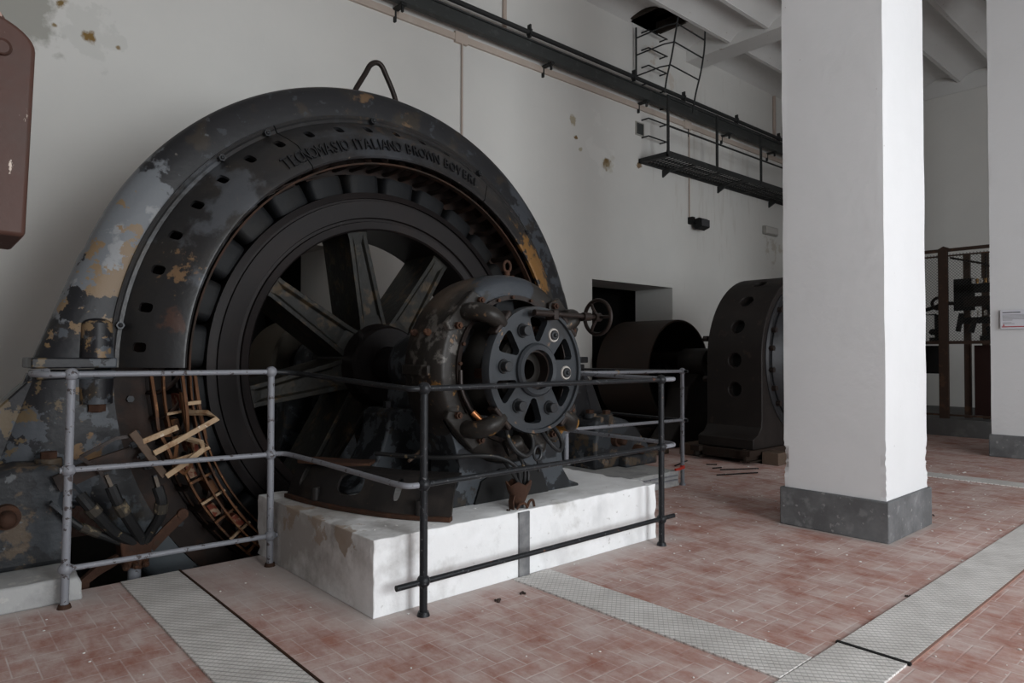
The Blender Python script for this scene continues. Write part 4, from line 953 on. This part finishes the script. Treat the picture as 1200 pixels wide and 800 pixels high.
for h in (158, 172, 188, 202, 140, 215):
    a = R(h); p = Vector((X2+.915*cos(a), 4.02, Z2+.915*sin(a))); b = nb(); hexa(b, p, p+Vector((0, -.05, 0)), .035); obj('bolt', b, m_darkbrown, t)
for zz in (1.45, .95):
    b = nb(); hexa(b, (X2-.98, 4.80, zz), (X2-.98, 4.86, zz), .04); obj('bolt', b, m_darkbrown, t)
b = nb(); cyl(b, (X2, 3.6, Z2), (X2, 6.72, Z2-.0), .10, 28); obj('shaft', b, m_m2, t)
# feet skid
t = thing('steel_skid', (X2, 4.5, 0), 'long dark steel skid frame under the smaller generator, resting on timbers', 'skid')
for (y0, y1) in ((4.02, 4.14), (4.68, 4.80)):
    b = nb(); box(b, 7.12, 9.9, y0, y1, .10, .16); box(b, 7.12, 9.9, y0+.045, y1-.045, .045, .10); box(b, 7.12, 9.9, y0, y1, .03, .045); obj('beam', b, m_drum, t)
for x in (7.2, 9.4): b = nb(); box(b, x, x+.10, 4.14, 4.68, .05, .15); obj('cross_member', b, m_drum, t)
for k, (x0, x1, y0, y1, lab) in enumerate(((7.35, 7.62, 3.80, 4.0, 'short brown timber block lying on the floor beside the nearer pillar'), (7.30, 7.95, 4.86, 5.08, 'brown timber block at the rear corner of the smaller generator'))):
    b = nb(); box(b, x0, x1, y0, y1, 0, .14); o = obj('timber_block', b, m_wood, None, .006); tag(o, lab, 'timber', 'timber blocks under the smaller generator')
b = nb(); box(b, 6.55, 7.25, 5.2, 5.34, 0, .12); o = obj('timber_beam', b, m_wood, None, .006); tag(o, 'low dark timber lying on the floor in front of the big drum pulley', 'timber')
# drum pulley with pedestal
t = thing('belt_pulley', (X2, 6.3, 0), 'wide rusty hollow belt pulley drum on its stand in front of the wall opening', 'pulley')
b = nb(); ZD = 1.0; lathe(b, [(.735, 5.90), (.762, 5.90), (.765, 5.93), (.765, 6.85), (.735, 6.85)], 0, 2*pi, 80, X2, ZD); obj('drum', b, m_drum, t)
b = nb(); lathe(b, [(.08, 6.55), (.74, 6.55), (.74, 6.60), (.08, 6.60)], 0, 2*pi, 64, X2, ZD); lathe(b, [(.08, 6.2), (.17, 6.2), (.17, 6.6), (.08, 6.6)], 0, 2*pi, 32, X2, ZD); obj('web', b, m_blackin, t)
b = nb(); prism(b, [(7.55, 0), (7.62, .10), (7.88, .34), (8.0, .55), (8.05, .80), (8.30, .98), (8.70, .98), (8.95, .80), (9.0, .55), (9.12, .34), (9.38, .10), (9.45, 0)], 5.45, 5.80); obj('stand', b, m_m2, t, .02)
b = nb(); box(b, 7.5, 9.5, 5.88, 6.85, 0, .24); obj('stand_base', b, m_m2, t, .02)
b = nb(); lathe(b, [(.1, 5.4), (.2, 5.4), (.22, 5.45), (.22, 5.8), (.1, 5.85)], 0, 2*pi, 32, X2, 1.12); obj('bearing', b, m_m2, t)
# steel rods on the floor
for k, (x, y, a, l) in enumerate(((7.0, 3.85, 2.6, .45), (6.75, 3.72, 2.72, .5), (6.45, 4.55, .3, .45), (6.75, 4.15, 2.8, .12), (6.9, 4.3, 2.4, .12))):
    b = nb(); cyl(b, (x, y, .007), (x+l*cos(a), y+l*sin(a), .007), .007, 6); o = obj('steel_rod', b, m_blackin); tag(o, 'thin dark steel rod lying on the floor before the smaller generator', 'rod', 'steel rods on the floor')

# ------------------------------------------------------------------ things on the north wall
# long beam with pipe
t = thing('wall_beam', (6.0, 6.85, 5.35), 'long grey steel beam running along the upper wall on brackets', 'beam')
b = nb(); box(b, -3.0, 14.6, 6.76, 6.85, 5.355, 5.372); box(b, -3.0, 14.6, 6.80, 6.815, 5.372, 5.53); box(b, -3.0, 14.6, 6.77, 6.85, 5.53, 5.548); box(b, -3.0, 14.6, 6.765, 6.775, 5.372, 5.42); obj('beam', b, m_beam, t)
for x in (1.2, 4.3, 6.75, 8.92, 11.4, 13.1, 14.2):
    b = nb(); box(b, x-.035, x+.035, 6.78, 7.0, 5.33, 5.355); box(b, x-.012, x+.012, 6.80, 6.83, 5.26, 5.33); box(b, x-.012, x+.012, 6.96, 7.0, 5.20, 5.33); obj('bracket', b, m_cat, t)
t = thing('wall_pipe', (6.0, 6.72, 5.62), 'dark pipe carried above the steel beam on the upper wall', 'pipe')
b = nb(); cyl(b, (-3, 6.78, 5.635), (14.6, 6.78, 5.635), .032, 14); obj('pipe', b, m_cat, t)
for x in (2.0, 4.2, 6.3, 8.55, 9.9, 11.6, 13.2):
    b = nb(); box(b, x-.012, x+.012, 6.75, 6.81, 5.565, 5.74); box(b, x-.02, x+.02, 6.74, 6.82, 5.60, 5.675); obj('clamp', b, m_cat, t)
# pink cable duct
t = thing('cable_duct', (6.0, 6.97, 5.3), 'thin pinkish cable duct along the wall below the steel beam', 'duct')
b = nb(); box(b, -3, 14.4, 6.965, 6.999, 5.262, 5.345); obj('trunk', b, m_pink, t)
for x in (5.28, 10.3, .5):
    b = nb(); box(b, x-.10, x+.10, 6.955, 6.999, 5.235, 5.375); obj('joint_cover', b, m_pink, t, .004)
for (x, z0, z1, lab, r) in ((5.30, .0, 5.28, 'thin beige pipe dropping down the wall behind the large stator', .013), (6.02, 5.62, 6.63, 'short pale pipe rising from beam to ceiling', .03), (10.35, 3.65, 5.28, 'thin beige cable pipe leading down to the floodlight', .011), (13.40, 5.6, 6.6, 'pinkish pipe rising to the ceiling at the far end of the wall', .035)):
    b = nb(); cyl(b, (x, 6.975, z0), (x, 6.975, z1), r, 12); o = obj('wall_pipe', b, m_pipe); tag(o, lab, 'pipe', 'thin pipes on the back wall')
# wall recess box
t = thing('wall_hatch', (8.97, 7.0, 4.87), 'small dark square wall box below the duct beside the ladder', 'wall box')
b = nb(); box(b, 8.86, 9.08, 6.985, 7.0, 4.84, 5.06); obj('frame', b, m_lampgrey, t); b = nb(); box(b, 8.885, 9.055, 6.980, 6.99, 4.86, 5.04); obj('cover', b, m_beam, t)
# catwalk
t = thing('catwalk', (11.3, 6.7, 4.40), 'narrow dark steel grating catwalk with handrail high on the wall', 'catwalk')
cx0, cx1, cy0 = 8.93, 14.3, 6.42
b = nb(); box(b, cx0, cx1, cy0, cy0+.02, 4.38, 4.47); box(b, cx0, cx1, 6.96, 6.98, 4.38, 4.45); box(b, cx0, cx0+.03, cy0, 6.98, 4.38, 4.45); obj('side_frame', b, m_cat, t)
b = nb(); x = cx0+.05
while x < cx1-.04:
    if not (.0 < (x-cx0) % .78 < .10): box(b, x, x+.030, cy0+.02, 6.96, 4.405, 4.417)
    else: box(b, x, x+.09, cy0+.02, 6.96, 4.395, 4.417)
    x += .085
box(b, cx0, cx1, 6.60, 6.62, 4.385, 4.41); box(b, cx0, cx1, 6.78, 6.80, 4.385, 4.41); obj('grating', b, m_cat, t)
for x in (8.95, 10.35, 11.83, 13.3):
    b = nb(); box(b, x-.02, x+.02, cy0-.015, cy0+.015, 4.40, 5.35); obj('post', b, m_cat, t)
for z in (5.34, 4.86):
    b = nb(); cyl(b, (8.95, cy0, z), (14.3, cy0, z), .016, 10); obj('handrail', b, m_cat, t)
for x in (9.6, 11.3, 13.2):
    b = nb(); prism(b, [(7.0, 4.26), (7.0, 4.38), (6.78, 4.38)], x-.02, x+.02, 'x'); obj('bracket', b, m_cat, t)
b = nb(); tube(b, [(9.5, cy0, 4.80), (9.5, cy0, 4.93)], .008, 8); obj('pin', b, m_cat, t)
# wall ladder and its safety cage
t = thing('wall_ladder', (9.3, 6.85, 4.7), 'steel step irons set in the wall, climbing to the ceiling hatch', 'ladder')
for k in range(7):
    z = 4.82 + k*.29
    b = nb(); tube(b, [(9.03, 7.02, z), (9.03, 6.86, z), (9.03, 6.84, z-.012), (9.52, 6.84, z-.012), (9.52, 6.86, z), (9.52, 7.02, z)], .012, 8); obj('rung', b, m_cat, t)
t = thing('ladder_cage', (9.3, 6.4, 5.0), 'bent steel bar safety cage hanging around the wall ladder below the ceiling', 'safety cage')
b = nb(); tube(b, [(8.80, 6.93, 6.55), (8.80, 6.93, 5.70)], .016, 8); obj('bar', b, m_cat, t)
b = nb(); tube(b, smooth([(8.92, 6.20, 6.54), (8.90, 6.24, 6.25), (8.88, 6.30, 5.90), (8.87, 6.38, 5.60), (8.86, 6.42, 5.36)], 5), .014, 8); obj('bar', b, m_cat, t)
b = nb(); tube(b, smooth([(9.66, 6.20, 6.52), (9.66, 6.22, 6.2), (9.65, 6.28, 5.85), (9.62, 6.36, 5.5), (9.60, 6.40, 5.20)], 5), .014, 8); obj('bar', b, m_cat, t)
for z, y in ((6.40, 6.22), (6.12, 6.26), (5.78, 6.33)):
    b = nb(); tube(b, [(8.80, 6.93, z-.02), (8.84, y+.15, z+.0), (8.90, y, z+.0), (9.66, y, z-.03)], .012, 8); obj('hoop', b, m_cat, t)
# floodlight
t = thing('floodlight', (10.42, 6.9, 3.6), 'small black floodlight on the wall at the end of a thin pipe', 'lamp')
b = nb(); prism(b, [(6.76, 3.50), (6.80, 3.66), (6.90, 3.64), (6.93, 3.52), (6.88, 3.46)], 10.38, 10.66, 'x'); obj('housing', b, m_blackin, t, .01)
b = nb(); box(b, 10.40, 10.64, 6.752, 6.765, 3.51, 3.63); obj('glass', b, m_glass, t)
b = nb(); box(b, 10.33, 10.41, 6.90, 7.0, 3.56, 3.68); flat(b, [(10.37, 6.92, 3.64), (10.37, 6.86, 3.56), (10.5, 6.86, 3.53)], .03, .01); obj('mount', b, m_blackin, t)
# emergency lamp
t = thing('emergency_lamp', (13.2, 6.97, 3.7), 'beige rectangular emergency lamp high on the wall left of the nearer pillar', 'lamp')
b = nb(); box(b, 12.93, 13.46, 6.94, 7.0, 3.69, 3.86); obj('housing', b, m_lampgrey, t, .01)
b = nb(); box(b, 12.96, 13.43, 6.91, 6.94, 3.71, 3.84); obj('diffuser', b, m_lamplens, t, .008)
# ------------------------------------------------------------------ red-brown tank at the upper left
t = thing('oil_tank', (.02, 2.7, 0), 'red brown painted metal tank with chipped rounded top, cut by the left edge', 'tank')
P = [(-.24, 1.62), (.262, 1.60), (.281, 2.165)]
for k in range(1, 12):
    a = R(90*k/12); P.append((.05+.231*cos(a)*1.0, 2.165+.11*sin(a)))
P += [(.05-.231*cos(R(90*(12-k)/12)), 2.165+.11*sin(R(90*(12-k)/12))) for k in range(0, 12)] + [(-.24, 2.165)]
b = nb(); prism(b, P, 2.50, 2.86); obj('body', b, m_tank, t, .012)
b = nb(); cyl(b, (.05, 2.68, 2.26), (.05, 2.68, 2.30), .17, 28); obj('neck', b, m_tank, t)
b = nb(); cyl(b, (.05, 2.68, 2.295), (.05, 2.68, 2.33), .155, 28); obj('gasket', b, m_blackin, t)
b = nb(); cyl(b, (.05, 2.68, 2.33), (.05, 2.68, 2.37), .15, 28); obj('lid', b, m_tank, t, .01)
b = nb(); lathe(b, [(.018, 2.494), (.024, 2.490), (.026, 2.50), (.018, 2.50)], 0, 2*pi, 24, .198, 2.155); cyl(b, (.198, 2.502, 2.155), (.198, 2.494, 2.155), .018, 20); obj('plug', b, m_tank, t)
b = nb(); tube(b, [(-.12, 2.70, 0), (-.12, 2.70, 1.64)], .05, 16); box(b, -.25, .0, 2.58, 2.82, 0, .02); obj('stand', b, m_tank, t)

# ------------------------------------------------------------------ switchgear cage at the far end
b = nb(); box(b, 12.05, XE-.01, .0, YW-.01, 0.002, .26); o = obj('raised_platform', b, M('platform_grey', (.12, .12, .118), .8, 0, [dict(s=5, t=.5, w=.2, col=(.17, .17, .165))])); tag(o, 'long low grey concrete ledge carrying the wire cage at the far end', 'platform')
CG = thing('wire_cage', (12.2, 3.4, .26), 'brown angle iron cage with fine wire mesh standing on the far grey ledge', 'cage')
for (y, w, lab) in ((3.57, .13, 1), (2.55, .08, 0), (5.0, .10, 0)):
    b = nb(); box(b, 12.17, 12.23, y-w/2, y+w/2, .26, 2.90); obj('upright', b, m_cage, CG)
b = nb(); prism(b, [(3.66, 2.90), (3.60, 2.93), (3.56, 2.955), (3.50, 2.93), (3.45, 2.90)], 12.17, 12.23, 'x'); obj('cap', b, m_cage, CG)
for (z, hgt) in ((2.865, .05), (2.79, .02), (1.42, .05), (.30, .03)):
    b = nb(); box(b, 12.18, 12.22, 1.9, 6.0, z, z+hgt); obj('rail', b, m_cage, CG)
b = nb(); z0, z1, y0, y1 = 1.46, 2.83, 2.4, 5.0; s = .045
k = -(z1-z0)
while k < (y1-y0):
    ya, za = y0+k, z0; yb, zb = y0+k+(z1-z0), z1
    if ya < y0: za += y0-ya; ya = y0
    if yb > y1: zb -= yb-y1; yb = y1
    if yb > ya+.01:
        tube(b, [(12.20, ya, za), (12.20, yb, zb)], .0026, 3); tube(b, [(12.203, y0+y1-ya, za), (12.203, y0+y1-yb, zb)], .0026, 3)
    k += s
obj('wire_mesh', b, m_mesh, CG)
SG = thing('switch_gear', (12.6, 3.3, .26), 'dark lever switch gear with porcelain insulators mounted inside the wire cage', 'switchgear')
for y in (3.335, 3.09):
    b = nb(); box(b, 12.5, 12.56, y-.045, y+.045, .26, 2.85); obj('upright', b, m_cage, SG)
b = nb(); box(b, 12.44, 12.50, 2.95, 3.50, 2.22, 2.36); box(b, 12.44, 12.5, 3.22, 3.50, 1.95, 2.45); box(b, 12.44, 12.50, 2.95, 3.40, 1.74, 1.84); obj('switch_panel', b, m_blackin, SG, .005)
for k in range(5):
    b = nb(); y = 3.22-k*.055; cyl(b, (12.40, y, 2.36), (12.40, y, 2.43), .022, 10); ball(b, (12.40, y, 2.40), .026, 10); obj('insulator', b, m_porc if k % 2 == 0 else m_brass, SG)
for k in range(3):
    b = nb(); y = 3.24-k*.09; cyl(b, (12.40, y, 1.86), (12.40, y, 1.92), .022, 10); ball(b, (12.40, y, 1.92), .026, 10); obj('insulator', b, m_porc, SG)
b = nb(); box(b, 12.38, 12.44, 2.95, 3.35, 2.00, 2.16); obj('contact_block', b, m_darkbrown, SG, .004)
for pts in ([(12.40, 3.62, 2.06), (12.30, 3.86, 1.97)], [(12.40, 3.02, 2.0), (12.30, 2.92, 1.83)], [(12.40, 3.38, 1.9), (12.36, 3.42, 1.62)], [(12.40, 3.2, 1.8), (12.36, 3.24, 1.6)]):
    b = nb(); flat(b, pts, .06, .06); obj('lever', b, m_blackin, SG)
b = nb(); tube(b, [(12.3, 3.66+.10*cos(2*pi*k/24), 2.07+.09*sin(2*pi*k/24)) for k in range(24)], .025, 8, True); cyl(b, (12.3, 3.6, 2.07), (12.5, 3.5, 2.07), .03, 10); obj('hand_ring', b, m_darkbrown, SG)
b = nb(); flat(b, [(12.3, 3.5, 2.78), (12.35, 3.1, 2.66), (12.4, 2.98, 2.60)], .03, .03); flat(b, [(12.4, 3.05, 2.8), (12.4, 3.05, 2.35)], .02, .02); obj('drive_rod', b, m_darkbrown, SG)
b = nb(); box(b, 12.42, 12.5, 2.0, 3.22, .32, 1.40); o = obj('switch_cabinet', b, M('cabinet_dark_red', (.028, .012, .010), .5)); tag(o, 'dark red brown cabinet front inside the cage beside the farther pillar', 'cabinet')
b = nb(); box(b, 12.42, 12.5, 3.70, 4.4, .95, 1.40); o = obj('switch_cabinet', b, m_blackin); tag(o, 'black box inside the cage next to the nearer pillar edge', 'cabinet')
t = thing('relay', (12.45, 3.75, 1.47), 'small black relay standing on the cage shelf left of the thick upright', 'relay')
b = nb(); box(b, 12.4, 12.48, 3.68, 3.76, 1.47, 1.90); box(b, 12.38, 12.5, 3.66, 3.83, 1.47, 1.53); tube(b, [(12.42, 3.92, 1.48), (12.42, 3.92, 1.90), (12.42, 3.74, 1.90)], .012, 8); obj('body', b, m_blackin, t)
b = nb(); cyl(b, (12.36, 3.78, 1.62), (12.42, 3.78, 1.62), .05, 14); obj('coil', b, m_blackin, t)
t = thing('relay', (12.45, 3.0, 1.47), 'small black knobbed relay on the cage shelf beside the farther pillar', 'relay')
b = nb(); box(b, 12.40, 12.5, 2.90, 3.14, 1.47, 1.55); obj('body', b, m_blackin, t)
b = nb(); cyl(b, (12.45, 3.03, 1.55), (12.45, 3.03, 1.62), .025, 10); ball(b, (12.45, 3.03, 1.65), .045, 12); obj('knob', b, m_blackin, t)

# crumbs on the floor
b = nb(); rnd = random.Random(11)
for k in range(620):
    x = rnd.uniform(.2, 9.0); y = rnd.uniform(.6, 4.2) if rnd.random() < .75 else rnd.uniform(2.9, 5.6)
    if 1.66 < x < 3.86 and 2.86 < y < 4.3: z = .37
    elif x < .7 and y > 4.05: z = .125
    elif y > 4.2 and x < 5.7: continue
    elif 4.87 < x < 5.71 and 1.75 < y < 2.52: continue
    elif 4.2 < x < 5.55 and y > 3.84: continue
    elif x > 7.1 and y > 3.8: continue
    else: z = .001
    s = rnd.uniform(.0018, .0045)*(1+.12*x)
    bmesh.ops.create_icosphere(b, subdivisions=1, radius=s, matrix=Matrix.Translation((x, y, z+s*.5)) @ Matrix.Rotation(rnd.random()*3, 4, 'Z') @ Matrix.Diagonal((1.5, 1, .6, 1)))
o = obj('plaster_crumbs', b, m_debris); tag(o, 'scattered white plaster crumbs over the brick floor and plinth', 'debris', kind='stuff')
b = nb()
for (x, y, z, s) in ((2.27, 2.66, 0, .018), (2.42, 2.66, 0, .015), (3.9, 1.32, 0, .012), (6.0, 1.85, 0, .02), (2.55, 2.92, .37, .012)):
    for q in range(6): bmesh.ops.create_icosphere(b, subdivisions=1, radius=s*rnd.uniform(.3, .6), matrix=Matrix.Translation((x+rnd.uniform(-s, s), y+rnd.uniform(-s, s), z+s*.3)))
o = obj('dark_crumbs', b, m_dirt); tag(o, 'few small dark clods of dirt on the brick floor before the plinth', 'debris', kind='stuff')

# ------------------------------------------------------------------ camera
cam = bpy.data.cameras.new('camera'); co = bpy.data.objects.new('camera', cam); COL.objects.link(co)
cam.sensor_width = 36; cam.lens = 802.8/1200*36; cam.clip_start = .05; cam.clip_end = 100
yaw, pitch, roll = 0.847252, 0.0188992, 0.0012392
f = Vector((cos(pitch)*cos(yaw), cos(pitch)*sin(yaw), sin(pitch))); r = Vector((sin(yaw), -cos(yaw), 0)); u = r.cross(f)
r2 = r*cos(roll) + u*sin(roll); u2 = u*cos(roll) - r*sin(roll)
co.matrix_world = Matrix(((r2.x, u2.x, -f.x, 0), (r2.y, u2.y, -f.y, 0), (r2.z, u2.z, -f.z, 1.25), (0, 0, 0, 1)))
S.camera = co

# ------------------------------------------------------------------ daylight through the south windows
PW = [.06, 1.38, .74, .08]
for (a, c), p in zip(WIN, PW):
    l = bpy.data.lights.new('window_daylight', 'AREA'); l.shape = 'RECTANGLE'; l.size = c-a; l.size_y = wz1-wz0
    l.energy = 330*p; l.color = (.93, .97, 1.0)
    o = bpy.data.objects.new('window_daylight', l); COL.objects.link(o)
    o.location = ((a+c)/2, YS-.38, (wz0+wz1)/2); o.rotation_euler = (R(90), 0, 0)
w = bpy.data.worlds.new('sky'); S.world = w; w.use_nodes = True
w.node_tree.nodes['Background'].inputs[0].default_value = (.75, .85, 1, 1); w.node_tree.nodes['Background'].inputs[1].default_value = .6
S.view_settings.view_transform = 'Standard'; S.view_settings.look = 'None'; S.view_settings.gamma = 1; S.view_settings.use_curve_mapping = False
S.view_settings.exposure = 0.0
